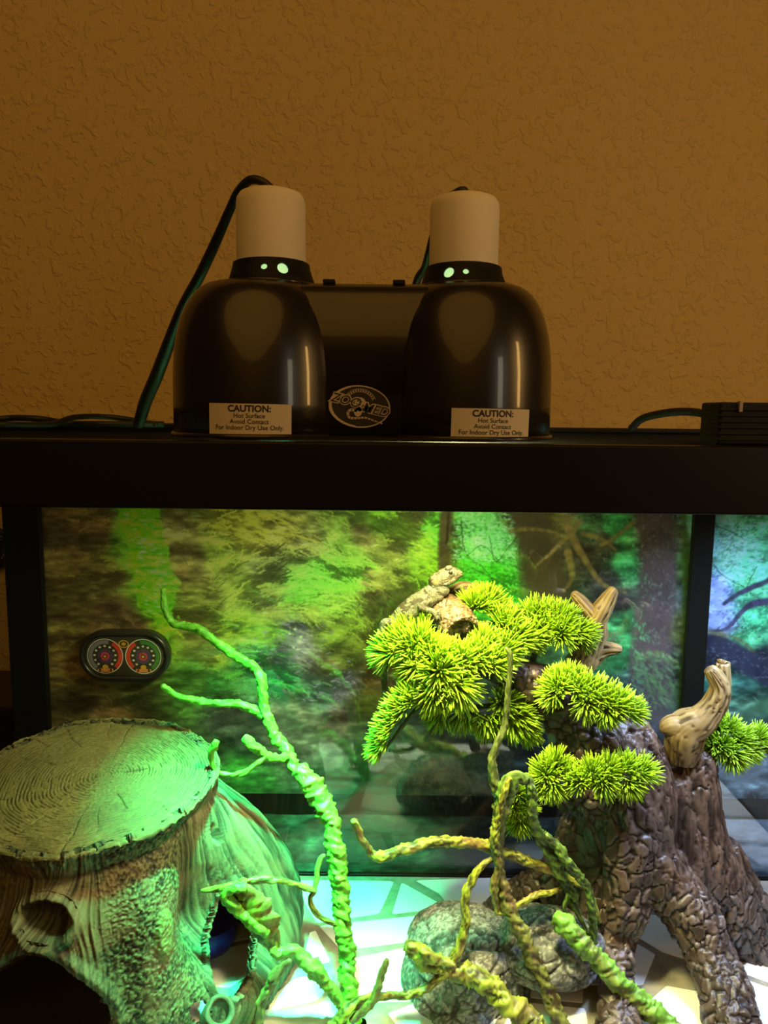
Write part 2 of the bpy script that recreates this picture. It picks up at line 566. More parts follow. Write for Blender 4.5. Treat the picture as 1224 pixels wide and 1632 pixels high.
def cut_mesh(o, cutters):
    """cut real holes in a mesh, then drop the cutters"""
    cs = []
    for V, Fc in cutters:
        me = bpy.data.meshes.new('c'); me.from_pydata(np.asarray(V).tolist(), [], [list(f) for f in Fc]); me.update()
        c = bpy.data.objects.new('c', me); C.objects.link(c); cs.append(c)
        m = o.modifiers.new('b', 'BOOLEAN'); m.operation = 'DIFFERENCE'; m.object = c; m.solver = 'EXACT'
    dg = bpy.context.evaluated_depsgraph_get()
    dg.update()
    nm = bpy.data.meshes.new_from_object(o.evaluated_get(dg))
    o.modifiers.clear(); o.data = nm
    for c in cs: bpy.data.objects.remove(c)

def wrap(V, cx, cy, r, ang0, z0, off):
    """flat (x right, y up) art -> cylinder front"""
    V = np.asarray(V, float)
    a = ang0 + V[:, 0] / r
    return np.stack([cx + (r + off + V[:, 2]) * np.sin(a), cy - (r + off + V[:, 2]) * np.cos(a), z0 + V[:, 1]], 1)

def grid_panel(w, h, nx=16, ny=4, t=.0):
    V = [(-w / 2 + w * i / nx, -h / 2 + h * j / ny, 0) for j in range(ny + 1) for i in range(nx + 1)]
    Fc = [(j * (nx + 1) + i, j * (nx + 1) + i + 1, (j + 1) * (nx + 1) + i + 1, (j + 1) * (nx + 1) + i) for j in range(ny) for i in range(nx)]
    return np.array(V), Fc

def hood(cx, r, sx, holes, bulbcol, up):
    pr = dome_prof(r)
    inner = [(a - .0012, b) for a, b in pr][::-1]
    V, Fc = lathe(pr + inner, 64, (cx, DY, BZ), closed=True)
    obj('dome', V, Fc, M_hood, fix, smooth=True)
    # rolled lip
    V, Fc = lathe([(r - .001, 0), (r + .002, .0), (r + .003, .002), (r + .002, .0045), (r - .001, .005)], 64, (cx, DY, BZ), closed=True)
    obj('rim_lip', V, Fc, M_hood, fix)
    # vented collar
    cz = BZ + .139 + up
    cp = [(.0405, 0), (.0400, .004), (.0365, .014), (.0355, .0195), (.0335, .0205), (.0335, .0195), (.0345, .014), (.038, .004), (.0385, 0)]
    V, Fc = lathe(cp, 64, (cx + sx, DY, cz), closed=True)
    col = obj('vent_collar', V, Fc, M_blackm, fix, smooth=False)
    cut = []
    for ang, hr, hz in holes:
        d = np.array([math.sin(ang), -math.cos(ang), .25]); d /= np.linalg.norm(d)
        p0 = np.array([cx + sx, DY, cz + hz - .0085])
        path = np.array([[*(p0 + d * .028), hr], [*(p0 + d * .048), hr]])
        V, Fc, *_ = tube(path, 20, cap=True)
        cut.append((V, Fc))
    cut_mesh(col, cut)
    # shoulder ring
    V, Fc = lathe([(.041, 0), (.0445, .0005), (.0445, .003), (.041, .004)], 64, (cx + sx * .7, DY, BZ + .1385), closed=True)
    obj('shoulder_ring', V, Fc, M_hood, fix)
    # ceramic socket with rounded top
    sz = BZ + .1575 + up * 1.3
    sp = [(0, .0), (.0318, 0), (.0322, .002), (.0320, .054), (.0312, .0590), (.0285, .0630), (.022, .0655), (.010, .0667), (0, .067)]
    V, Fc = lathe(sp, 56, (cx + sx, DY, sz))
    obj('socket', V, Fc, M_socket, fix)
    # bulb: frosted glass neck lit from within
    bp = [(0, -.112), (.018, -.110), (.030, -.095), (.034, -.075), (.030, -.055), (.028, -.035), (.031, -.015), (.031, .008), (.030, .016), (0, .016)]
    V, Fc = lathe(bp, 32, (cx + sx, DY, cz))
    obj('bulb', V, Fc, mat('bulb_frosted', (.8, .85, .8), .5, emit=(bulbcol, 1.3)), fix, label='glowing bulb seen through the collar vents')
    return cz

HL = [(R(a), .0046, .0105) for a in (-70, 110, 150, 200)] + [(R(24), .0052, .0095), (R(-2), .0029, .0105)]
HR = [(R(-26), .0050, .0095), (R(-2), .0027, .0100), (R(80), .0046, .0105), (R(140), .0046, .0105), (R(200), .0046, .0105)]
hood(LX, .0825, .010, HL, (.38, .62, .26), .002)
hood(RX, .0800, -.005, HR, (.38, .62, .26), .0)
# bridge between the domes
V = []
nx = 22
xa, xb = LX + .03, RX - .03
ztop = .1400
prof = [(0.0, 0.0), (.0, .09), (.002, .118), (.008, .133), (.020, .1390), (.036, ztop)]
front = []
for i in range(nx + 1):
    x = xa + (xb - xa) * i / nx
    t = (i / nx - .5) * 2
    yf = DY - .050 - .006 * max(0, abs(t) - .5)
    row = [(x, yf + a, BZ + b) for a, b in prof] + [(x, DY + .07 - a * .3, BZ + b) for a, b in prof[::-1]]
    V += row
m_ = len(prof) * 2
Fc = [(i * m_ + j, (i + 1) * m_ + j, (i + 1) * m_ + (j + 1) % m_, i * m_ + (j + 1) % m_) for i in range(nx) for j in range(m_)]
Fc += [tuple(range(m_)), tuple(range(nx * m_, (nx + 1) * m_))[::-1]]
obj('bridge_cover', V, Fc, M_hood, fix)
for px in (525, 636):
    c = P(px, 441, DY - .025)
    rbox('clip_tab', c[0] - .0055, c[0] + .0055, DY - .032, DY - .02, BZ + ztop - .001, BZ + ztop + .0028, M_blackm, fix, .0008)
# pale seam wire beside the left dome
a, b = P(541, 620, DY - .083), P(506, 702, DY - .083)

# plate added between the domes to hide the lit tank's glow on the bridge
V = []; n_ = 40
for i in range(n_ + 1):
    x = LX + .02 + (RX - LX - .04) * i / n_
    yb = DY - math.sqrt(max(0, max(.0815 ** 2 - (x - LX) ** 2, .079 ** 2 - (x - RX) ** 2, 0)))
    yb = min(yb, DY - .049)
    for z in (BZ, BZ + .003): V += [(x, DY - .0835, z), (x, yb + .0, z)]
Fc = []
for i in range(n_):
    a, b = i * 4, (i + 1) * 4
    Fc += [(a + 2, b + 2, b + 3, a + 3), (a, a + 1, b + 1, b), (a, b, b + 2, a + 2), (a + 1, a + 3, b + 3, b + 1)]
obj('glow_cover_plate', V, Fc, M_hood, fix, smooth=False)

# warning labels
def caution(cx, r, ang, z, tilt):
    w, h = .0725, .0262
    V, Fc = grid_panel(w, h)
    c, s_ = math.cos(tilt), math.sin(tilt)
    rt = np.array([[c, -s_, 0], [s_, c, 0], [0, 0, 1]])
    lab = obj('warning_label', wrap(V @ rt.T, cx, DY, r, ang, z, .0006), Fc, M_label, fix, label='cream caution label')
    mb = MB()
    for txt, size, y, bold in (('CAUTION:', .0078, .0072, .00022), ('Hot Surface', .0056, .0019, .00004), ('Avoid Contact', .0056, -.0031, .00004), ('For Indoor Dry Use Only.', .0056, -.0082, .00004)):
        T, TF = text_mesh(txt, size, bold)
        T = T + np.array([0, y - .0008, 0])
        mb.add(wrap(T @ rt.T, cx, DY, r, ang, z, .0009), TF)
    mb.build('lettering', M_ink, lab, smooth=False, label='black printed lettering')
pl = P(398, 668, DY - .08); pr = P(786, 676, DY - .08)
caution(LX, .0828, math.asin(max(-1, min(1, (pl[0] - LX) / .0828))), pl[2], R(-.6))
caution(RX, .0813, math.asin(max(-1, min(1, (pr[0] - RX) / .0813))), pr[2], R(-.6))

# oval badge on the bridge
bc = P(573, 648, DY - .0504)
def ring(rx, ry, w, n=48, cx=0, cy=0):
    V = []; Fc = []
    for i in range(n):
        a = 2 * math.pi * i / n
        V.append((cx + rx * math.cos(a), cy + ry * math.sin(a), 0)); V.append((cx + (rx - w) * math.cos(a), cy + (ry - w) * math.sin(a), 0))
    for i in range(n):
        j = (i + 1) % n; Fc.append((2 * i, 2 * j, 2 * j + 1, 2 * i + 1))
    return np.array(V), Fc
def disc(rx, ry, n=48, cx=0, cy=0, z=0):
    V = [(cx + rx * math.cos(2 * math.pi * i / n), cy + ry * math.sin(2 * math.pi * i / n), z) for i in range(n)]
    return np.array(V), [tuple(range(n))]
def strip(pts, w, z=0):
    pts = np.array(pts, float); T = np.gradient(pts, axis=0); T /= np.linalg.norm(T, axis=1)[:, None]
    N = np.stack([-T[:, 1], T[:, 0]], 1); w = np.ones(len(pts)) * w
    V = np.vstack([np.c_[pts + N * w[:, None] / 2, np.full(len(pts), z)], np.c_[pts - N * w[:, None] / 2, np.full(len(pts), z)]])
    n = len(pts)
    return V, [(i, i + n, i + n + 1, i + 1) for i in range(n - 1)]
def badge_place(V):
    V = np.asarray(V); t = R(-4); c, s_ = math.cos(t), math.sin(t)
    X = V[:, 0] * c - V[:, 1] * s_; Z = V[:, 0] * s_ + V[:, 1] * c
    xx = bc[0] + X
    tt = ((xx - xa) / (xb - xa) - .5) * 2
    return np.stack([xx, DY - .0504 - V[:, 2] + 0 * tt, bc[2] + Z], 1)
V, Fc = disc(.0272, .0185, z=.0002)
bad = obj('oval_badge', badge_place(V), Fc, M_ink, fix, smooth=False, label='oval maker badge with lettering and spotted lizard')
mb = MB()
V, Fc = ring(.0275, .0188, .0011); V[:, 2] = .0005
mb.add(badge_place(V), Fc)
# thicker crescent on the left of the ring
an = np.linspace(R(110), R(265), 24)
V, Fc = strip(np.stack([.0262 * np.cos(an), .0176 * np.sin(an)], 1), .0024 * np.sin(np.linspace(.1, math.pi - .1, 24)) + .0004, .0006)
mb.add(badge_place(V), Fc)
def letters(txt, size, x, y, rot, z, bold, m, name, shear=.25):
    T, TF = text_mesh(txt, size, bold, shear)
    c, s_ = math.cos(rot), math.sin(rot)
    T = np.stack([T[:, 0] * c - T[:, 1] * s_ + x, T[:, 0] * s_ + T[:, 1] * c + y, np.full(len(T), z)], 1)
    return badge_place(T), TF
for txt, x, y in (('ZOO', -.0135, .0010), ('MED', .0138, -.0055)):
    mb.add(*letters(txt, .0118, x, y, R(-9), .0007, .0009, None, ''))
# arc of tiny letters over the head
arc = 'HERPETOCULTURE'
for i, chx in enumerate('ADVANCED CARE'):
    a = R(150 - i * 9.2)
    T, TF = text_mesh(chx, .0026, .0001)
    if len(T) == 0: continue
    rr = a - math.pi / 2; c, s_ = math.cos(rr), math.sin(rr)
    T = np.stack([T[:, 0] * c - T[:, 1] * s_ + .0125 * math.cos(a) - .001, T[:, 0] * s_ + T[:, 1] * c + .0110 * math.sin(a) + .001, np.full(len(T), .0007)], 1)
# spotted lizard: head, body, curling tail
V, Fc = disc(.0052, .0062, 24, .0005, .002, .0006); mb.add(badge_place(V), Fc)
V, Fc = disc(.0036, .0045, 20, -.001, -.0045, .0006); mb.add(badge_place(V), Fc)
tt = np.linspace(0, 1, 40)
cur = np.array([(-.002, -.004), (-.0075, -.0035), (-.0100, -.0065), (-.0080, -.0105), (-.002, -.0105), (.006, -.0095), (.013, -.0112), (.0215, -.0135)])
cp = catmull(np.c_[cur, np.zeros(len(cur)), np.zeros(len(cur))], .001)[:, :2]
V, Fc = strip(cp, np.linspace(.0024, .0010, len(cp)), .0006); mb.add(badge_place(V), Fc)
an = np.linspace(R(150), R(25), 20)
V, Fc = strip(np.stack([.0125 * np.cos(an), .0012 + .0120 * np.sin(an)], 1), .0004, .0006); mb.add(badge_place(V), Fc)
V, Fc = strip(np.stack([.0152 * np.cos(an), .0012 + .0145 * np.sin(an)], 1), .0004, .0006); mb.add(badge_place(V), Fc)
for i in range(13):
    a = R(146 - i * 9.5)
    V, Fc = disc(.0007, .0008, 8, .0138 * math.cos(a), .0012 + .0132 * math.sin(a), .0007); mb.add(badge_place(V), Fc)
mb.build('badge_print', M_print, bad, smooth=False, label='cream lettering and ring')
mb = MB()
for txt, x, y in (('ZOO', -.0135, .0010), ('MED', .0138, -.0055)):
    mb.add(*letters(txt, .0118, x, y, R(-9), .0010, .00005, None, ''))
rg = random.Random(1)
for i in range(14):
    V, Fc = disc(.0005, .0006, 8, .0005 + rg.uniform(-.0035, .0035), .002 + rg.uniform(-.004, .004), .0009); mb.add(badge_place(V), Fc)
for i in range(4, len(cp) - 3, 3):
    V, Fc = disc(.0005, .0007, 8, cp[i][0], cp[i][1], .0009); mb.add(badge_place(V), Fc)
mb.build('badge_outline', M_ink, bad, smooth=False, label='dark letter faces and spots')

# cords
def cord(name, pts, k=12, parent=None, sq=None, **kw):
    pth = catmull([[*P(px, py, Y), r] for px, py, Y, r in pts], .004)
    V, Fc, *_ = tube(pth, k, squash=sq)
    return obj(name, V, Fc, M_cord, parent, **kw)
topz = BZ + .1575 + .0665
def pathw(pts, step=.004): return catmull(pts, step)
s = np.array([LX + .010, DY, topz + .005])
pts = [[*(s + (0.002, 0, -.001)), .003], [*(s + (-.008, .002, .006)), .0040]]
for px, py, Y, r in ((399, 287, .752, .0042), (380, 305, .765, .0042), (366, 335, .78, .0045), (342, 390, .80, .0052), (318, 440, .82, .0056), (291, 490, .845, .0058), (268, 550, .875, .0070), (249, 600, .90, .0076), (232, 640, .93, .0076), (221, 668, .96, .007)):
    pts.append([*P(px, py, Y), r])
pts[-1][2] = BZ + .006
V, Fc, *_ = tube(pathw(pts), 12); obj('power_cord', V, Fc, M_cord, fix, label='black cord arching down to the left')
s = np.array([RX - .005, DY, topz])
pts = [[*(s + (.004, 0, -.002)), .003], [*(s + (-.001, .001, .0045)), .0042], [*(s + (-.009, .010, .004)), .004]]
for px, py, Y, r in ((708, 325, .80, .0045), (690, 380, .83, .0045), (678, 425, .86, .0045), (664, 450, .88, .0045), (650, 520, .92, .0045), (640, 600, .96, .0045), (636, 672, 1.0, .0045)):
    pts.append([*P(px, py, Y), r])
pts[-1][2] = BZ + .004
V, Fc, *_ = tube(pathw(pts), 12); obj('power_cord', V, Fc, M_cord, fix, label='black cord dropping behind the right socket')

# things lying on the lid
c = thing('cable', (P(60, 660, 1.03)[0], 1.03, BZ), 'black cable lying loosely along the rear left of the lid', 'cable')
pts = [[*P(px, 660, Y), .0042] for px, Y in ((-30, 1.00), (10, 1.02), (60, 1.015), (110, 1.035), (160, 1.02), (215, 1.03), (260, 1.05))]
for i, p in enumerate(pts): p[2] = BZ + .0045 + (.006 if i in (1, 2) else 0)
V, Fc, *_ = tube(pathw(pts), 10); obj('wire', V, Fc, M_cord, c)
pts = [[*P(px, 660, Y), .0038] for px, Y in ((-40, .93), (20, .95), (80, .99), (120, 1.02), (180, 1.05), (250, 1.04))]
for i, p in enumerate(pts): p[2] = BZ + .004 + (.009 if i in (3, 4) else 0)
V, Fc, *_ = tube(pathw(pts), 10); obj('wire', V, Fc, M_cord, c)

pb = P(1180, 676, .68)
box = thing('light_hood', (pb[0], .70, TOPZ), 'ridged black plastic light housing at the right end of the tank rim', 'light fixture')
x0 = P(1142, 676, .66)[0]; z1 = P(1142, 641, .66)[2]
rbox('housing', x0, TX1 + .004, .655, .695, TOPZ + .0003, z1, M_blackm, box, .002)
for k in range(6):
    zz = TOPZ + .004 + (z1 - TOPZ - .006) * k / 6
    rbox('rib', x0 - .0012, TX1 + .0045, .6535, .68, zz, zz + .0022, M_blackm, box, .0006)
rbox('tube_reflector', .375, .645, .81, .91, TOPZ + .0003, TOPZ + .010, M_blackm, box, .003)
rbox('clip', P(1180, 645, .655)[0] - .002, P(1180, 645, .655)[0] + .001, .652, .657, z1 - .008, z1 + .001, mat('pale_clip', (.35, .3, .22), .4), box, .0004)
lp = thing('power_cable', (P(1060, 664, .99)[0], .99, BZ), 'black cable looping up out of the ridged housing', 'cable')
pts = []
for px, py, Y in ((1006, 676, 1.02), (1022, 668, 1.01), (1050, 660, .99), (1085, 656, .97), (1120, 659, .95), (1150, 672, .925)):
    pts.append([*P(px, py, Y), .0050])
pts[0][2] = BZ + .0055
V, Fc, *_ = tube(pathw(pts), 12); obj('wire', V, Fc, M_cord, lp)

# ================= gauge =================
gY = TY1 - g - .001
gc = P(197, 1047, gY - .018)
ga = thing('dual_gauge', (gc[0], gY - .009, gc[2] - .03), 'oval black twin dial thermometer and humidity gauge stuck on the back pane', 'gauge')
W2, H2 = .0660, .0375
GS = 1.13
def stadium(w, h, n=14):
    r = h; out = []
    for i in range(n + 1):
        a = -math.pi / 2 + math.pi * i / n; out.append((w - r + r * math.cos(a), r * math.sin(a)))
    for i in range(n + 1):
        a = math.pi / 2 + math.pi * i / n; out.append((-(w - r) + r * math.cos(a), r * math.sin(a)))
    return np.array(out)
def loft(profs, y0s, cap0=True, cap1=True):
    n = len(profs[0]); V = []; Fc = []
    for p, yy in zip(profs, y0s):
        V += [(gc[0] + a, yy, gc[2] + b) for a, b in p]
    for L in range(len(profs) - 1):
        for i in range(n):
            j = (i + 1) % n; Fc.append((L * n + i, L * n + j, (L + 1) * n + j, (L + 1) * n + i))
    if cap0: Fc.append(tuple(range(n))[::-1])
    if cap1: Fc.append(tuple(range((len(profs) - 1) * n, len(profs) * n)))
    return V, Fc
yf = gY - .018
V, Fc = loft([stadium(W2 - .002, H2 - .002), stadium(W2, H2), stadium(W2, H2), stadium(W2 - .002, H2 - .002), stadium(W2 - .0055, H2 - .0055), stadium(W2 - .0075, H2 - .0075), stadium(W2 - .0078, H2 - .0078)],
             [gY - .0005, gY - .002, yf + .003, yf, yf, yf + .002, yf + .004])
obj('casing', V, Fc, mat('gauge_case', (.02, .02, .018), .28), ga)
yd = yf + .0032
M_face = mat('gauge_face', (.05, .045, .03), .5)
def gart(name, shapes, m, lift, lab=None):
    mb = MB()
    for V, Fc in shapes:
        V = np.asarray(V)
        k = 1 if name == 'face_plate' else GS
        mb.add(np.stack([gc[0] + V[:, 0] * k, np.full(len(V), yd - lift), gc[2] + V[:, 1] * k], 1), Fc)
    return mb.build(name, m, ga, smooth=False, label=lab)
sp_ = stadium(W2 - .0085, H2 - .0085)
gart('face_plate', [(np.c_[sp_, np.zeros(len(sp_))], [tuple(range(len(sp_)))])], M_face, .0002)
def arcs(cx, a0, a1, r, w):
    an = np.linspace(R(a0), R(a1), 24)
    return strip(np.stack([cx + r * np.cos(an), .000 + r * np.sin(an)], 1), w)
DX = .0245
M_red = mat('dial_red', (.75, .06, .04), .5); M_pale = mat('dial_pale', (.85, .85, .72), .5); M_lil = mat('dial_lilac', (.28, .24, .34), .5)
M_grn = mat('dial_green', (.06, .25, .05), .5); M_org = mat('dial_orange', (.85, .32, .10), .5); M_yel = mat('dial_yellow', (.7, .42, .04), .5); M_pur = mat('dial_purple', (.10, .06, .17), .5)
for sx, a_red, a_other, mo in ((-DX, (-48, 60), (75, 235), M_lil), (DX, (120, 228), (-55, 100), M_grn)):
    gart('outer_ring', [ring(.0232, .0232, .0010, 40, sx)], M_pale, .0006)
    gart('red_zone', [arcs(sx, *a_red, .0195, .0052)], M_red, .0007, 'red arc zone')
    gart('scale_zone', [arcs(sx, *a_other, .0188, .0050)], mo, .0007)
    num = []
    for k in range(11):
        a = R(-50 + 280 * k / 10)
        num.append(disc(.0017, .0014, 8, sx + .0135 * math.cos(a), .0135 * math.sin(a)))
    gart('scale_numbers', num, M_pale, .0009)
    gart('dial_center', [disc(.0098, .0098, 28, sx)], M_pur, .0008)
    gart('dial_core', [ring(.0055, .0055, .0022, 24, sx)], M_red, .0010)
    gart('pivot', [disc(.0016, .0016, 14, sx)], M_yel, .0016)
    a = R(205 if sx < 0 else 110)
    gart('needle', [strip([(sx - .003 * math.cos(a), -.003 * math.sin(a)), (sx + .0125 * math.cos(a), .0125 * math.sin(a))], .0007)], M_ink, .0013)
    gart('name_plate', [disc(.0024, .0024, 14, sx - .008, -.0185), disc(.0024, .0024, 14, sx + .008, -.0185), ([(sx - .008, -.0209, 0), (sx + .008, -.0209, 0), (sx + .008, -.0161, 0), (sx - .008, -.0161, 0)], [(0, 1, 2, 3)]), ], M_org, .0011, 'orange plate')
    gart('crest', [disc(.0038, .0030, 14, sx, -.0140)], M_yel, .0012)
gart('top_emblem', [ring(.0068, .0052, .0014, 24, 0, .0165), disc(.003, .0024, 12, 0, .0165)], M_yel, .0012)
# glossy plastic cover over the dials
sp_ = stadium(W2 - .0078, H2 - .0078)
V, Fc = loft([sp_, sp_], [yf + .0012, yf + .0017])
obj('lens_cover', V, Fc, glass_mat('gauge_lens'), ga, smooth=False)
# ================= printed forest background behind the back pane =================
# one flat print; its picture is painted here on a canvas and carried by the sheet's colours
X0, X1, Y0, Y1 = 0, 1330, 660, 1430        # canvas in photo pixels at the print's own plane
CW, CH = X1 - X0, Y1 - Y0
yy, xx = np.mgrid[Y0:Y1, X0:X1].astype(float)
rs = np.random.RandomState(7)
def s2l(c):
    c = np.asarray(c, float) / 255.0
    return np.where(c <= .04045, c / 12.92, ((c + .055) / 1.055) ** 2.4)
# broad colour areas with lamp light and pane reflections painted in (x, y, colour 0..255)
ctrl = [
 (60,700,(70,55,38)),(100,840,(88,70,48)),(160,840,(92,74,50)),(100,900,(84,74,44)),(160,920,(84,78,44)),(110,980,(88,86,44)),(190,980,(78,66,52)),(150,1020,(82,70,42)),(210,1010,(76,58,44)),
 (100,1060,(98,82,48)),(110,1110,(50,46,30)),(200,1110,(60,64,38)),(60,1180,(70,50,40)),(180,1150,(90,70,50)),
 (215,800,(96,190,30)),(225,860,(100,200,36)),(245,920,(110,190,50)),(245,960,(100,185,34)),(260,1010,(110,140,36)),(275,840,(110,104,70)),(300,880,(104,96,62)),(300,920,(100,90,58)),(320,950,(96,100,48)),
 (300,1000,(104,100,50)),(340,1040,(100,110,50)),(300,1080,(70,110,50)),(340,1090,(50,105,55)),(380,840,(150,150,50)),(440,830,(140,142,70)),(360,870,(120,140,52)),(410,890,(104,112,74)),(380,930,(108,120,50)),
 (420,960,(106,108,66)),(380,1000,(104,126,48)),(420,1020,(92,120,50)),(480,860,(118,124,80)),(490,900,(90,170,40)),(540,910,(96,170,40)),(470,940,(86,150,46)),(540,950,(110,140,60)),(560,880,(100,150,50)),
 (480,980,(110,116,60)),(470,1010,(94,92,118)),(480,1040,(104,96,124)),(440,1050,(80,90,104)),(520,1000,(104,118,58)),(560,990,(96,112,44)),(560,1040,(84,94,44)),(520,1060,(94,84,60)),(540,1090,(98,88,120)),(500,1100,(70,96,96)),
 (440,1090,(40,120,80)),(400,1070,(46,112,70)),(580,860,(112,110,70)),(600,830,(100,150,40)),(620,880,(112,124,60)),(580,930,(124,124,66)),(620,950,(104,116,56)),(600,1010,(76,74,38)),(600,1080,(84,60,38)),(590,1120,(78,74,30)),
 (640,840,(120,160,50)),(660,870,(112,150,50)),(680,900,(104,150,30)),(655,830,(96,96,60)),(685,840,(90,200,60)),(710,840,(70,66,44)),(705,880,(74,84,40)),(740,830,(100,200,110)),(760,860,(110,210,120)),(740,890,(70,180,50)),(790,860,(90,190,110)),
 (780,910,(60,180,40)),(820,940,(56,160,50)),(740,930,(60,170,40)),(840,830,(74,70,46)),(860,860,(82,74,48)),(850,900,(62,60,42)),(880,910,(50,56,40)),(900,840,(76,78,44)),(920,880,(60,58,44)),(860,950,(52,62,40)),(960,860,(66,66,54)),
 (940,840,(60,100,60)),(990,840,(50,130,70)),(990,900,(50,130,80)),(960,920,(44,44,46)),(980,960,(46,44,48)),(1000,1000,(50,130,80)),(980,1050,(46,120,74)),(1000,1090,(60,90,80)),(1040,830,(76,66,70)),(1050,900,(74,66,72)),(1040,980,(66,60,72)),
 (1050,1050,(60,62,70)),(1040,1100,(64,84,62)),(1075,860,(60,70,60)),(1085,900,(50,80,40)),(1080,1000,(66,76,44)),(1080,1080,(50,56,50)),
 (1140,840,(90,160,140)),(1160,880,(110,180,160)),(1200,840,(70,150,110)),(1200,900,(80,180,140)),(1140,950,(120,140,200)),(1150,990,(120,140,190)),(1200,930,(76,160,120)),(1200,990,(60,150,110)),(1180,1020,(64,140,100)),(1140,1015,(70,70,60)),
 (1150,1050,(36,40,56)),(1200,1060,(36,42,56)),(1160,1100,(40,90,80)),(1200,1100,(40,84,76)),(1200,1130,(60,96,80)),(1190,1160,(50,70,74)),(1200,1200,(70,86,100)),(1150,1210,(66,80,94)),(1200,1250,(60,76,90)),
 (600,1180,(90,96,80)),(500,1180,(90,90,86)),(540,1150,(96,80,80)),(460,1150,(110,104,100)),(400,1160,(50,56,56)),(350,1130,(56,60,60)),(380,1220,(40,90,40)),(420,1250,(40,80,40)),(330,1200,(40,60,40)),
 (660,1150,(80,90,76)),(700,1180,(70,84,54)),(760,1160,(60,64,60)),(700,1230,(66,66,42)),(780,1200,(44,50,46)),(800,1240,(36,44,40)),(840,1200,(30,40,44)),(640,1240,(60,70,50)),(560,1240,(60,76,62)),(500,1240,(70,90,76)),
 (900,1200,(40,50,46)),(1000,1180,(46,60,60)),(1080,1160,(46,54,60)),(240,1250,(40,50,34)),(100,1250,(50,44,30)),
 (200,1340,(30,44,34)),(400,1330,(36,60,50)),(500,1340,(60,96,84)),(650,1340,(64,88,72)),(800,1340,(34,46,44)),(900,1340,(36,46,44)),(1060,1340,(50,62,74)),(1200,1330,(60,76,96)),(1320,1330,(60,76,96)),(1320,1100,(50,100,80)),(1320,850,(70,150,110)),
 (30,900,(70,60,40)),(600,680,(90,120,60)),(300,680,(100,120,60)),(900,680,(60,80,50)),(1100,680,(60,90,70)),(1320,680,(80,120,110)),
]
num = np.zeros((CH // 4 + 1, CW // 4 + 1, 3)); den = np.zeros(num.shape[:2]) + 1e-9
ys, xs = np.mgrid[0:num.shape[0], 0:num.shape[1]].astype(float)
q = np.stack([xs.ravel() * .045, ys.ravel() * .045, np.zeros(xs.size)], 1)
wx = (fbm(q, 11) * 26).reshape(xs.shape); wy = (fbm(q, 31) * 20).reshape(xs.shape)
for x, y, c in ctrl:
    d2 = (xs * 4 + X0 + wx - x) ** 2 + (ys * 4 + Y0 + wy - y) ** 2
    wgt = 1 / (d2 + 120) ** 2.2
    num += wgt[..., None] * s2l(c); den += wgt
base = num / den[..., None]
def up(a):
    yi = np.clip((yy - Y0) / 4, 0, a.shape[0] - 1.001); xi = np.clip((xx - X0) / 4, 0, a.shape[1] - 1.001)
    y0 = yi.astype(int); x0 = xi.astype(int); fy = (yi - y0)[..., None]; fx = (xi - x0)[..., None]
    return (a[y0, x0] * (1 - fy) * (1 - fx) + a[y0 + 1, x0] * fy * (1 - fx) + a[y0, x0 + 1] * (1 - fy) * fx + a[y0 + 1, x0 + 1] * fy * fx)
cv = up(base)
pts0 = np.stack([xx.ravel(), yy.ravel(), np.zeros(xx.size)], 1)
n1 = fbm(pts0 * np.array([.06, .17, 1]), 3, 4).reshape(xx.shape)
cv *= np.exp(n1 * 1.1)[..., None]

def dab(x, y, l, w, a, col, al):
    r = int(l + 2)
    xi, yi = int(x - X0), int(y - Y0)
    xa_, xb_, ya_, yb_ = max(0, xi - r), min(CW, xi + r + 1), max(0, yi - r), min(CH, yi + r + 1)
    if xa_ >= xb_ or ya_ >= yb_: return
    gx_ = xx[ya_:yb_, xa_:xb_] - x; gy_ = yy[ya_:yb_, xa_:xb_] - y
    c, s_ = math.cos(a), math.sin(a)
    u = (gx_ * c + gy_ * s_) / l; v = (-gx_ * s_ + gy_ * c) / w
    m = np.clip(1.3 - (u * u + v * v) * 1.3, 0, 1)[..., None] * al
    cv[ya_:yb_, xa_:xb_] = cv[ya_:yb_, xa_:xb_] * (1 - m) + np.asarray(col) * m
def leaves(n, box_, lens, wid, ang, angv, gain, alr, tint=None, mask=None):
    for _ in range(n):
        x = rs.uniform(box_[0], box_[2]); y = rs.uniform(box_[1], box_[3])
        if mask and not mask(x, y): continue
        b = base[int((y - Y0) / 4), int((x - X0) / 4)]
        gk = rs.choice(gain) * rs.uniform(.7, 1.3)
        col = b * gk
        if tint is not None: col = col * (1 - .5) + np.array(tint) * .5 * gk
        dab(x, y, rs.uniform(*lens), rs.uniform(*wid), ang(x, y) + rs.normal(0, angv) if callable(ang) else ang + rs.normal(0, angv), col, rs.uniform(*alr))
def seg(p, w, col, al=1.0, n=6):
    p = catmull(np.c_[np.array(p, float), np.zeros((len(p), 2))], n)[:, :2]
    ws = np.interp(np.linspace(0, 1, len(p)), np.linspace(0, 1, len(w)), w)
    for i in range(len(p) - 1):
        d = p[i + 1] - p[i]
        dab(p[i][0] + rs.uniform(-.5, .5), p[i][1] + rs.uniform(-.5, .5), max(n, ws[i]), ws[i], math.atan2(d[1], d[0]), np.array(col) * rs.uniform(.6, 1.5), al)
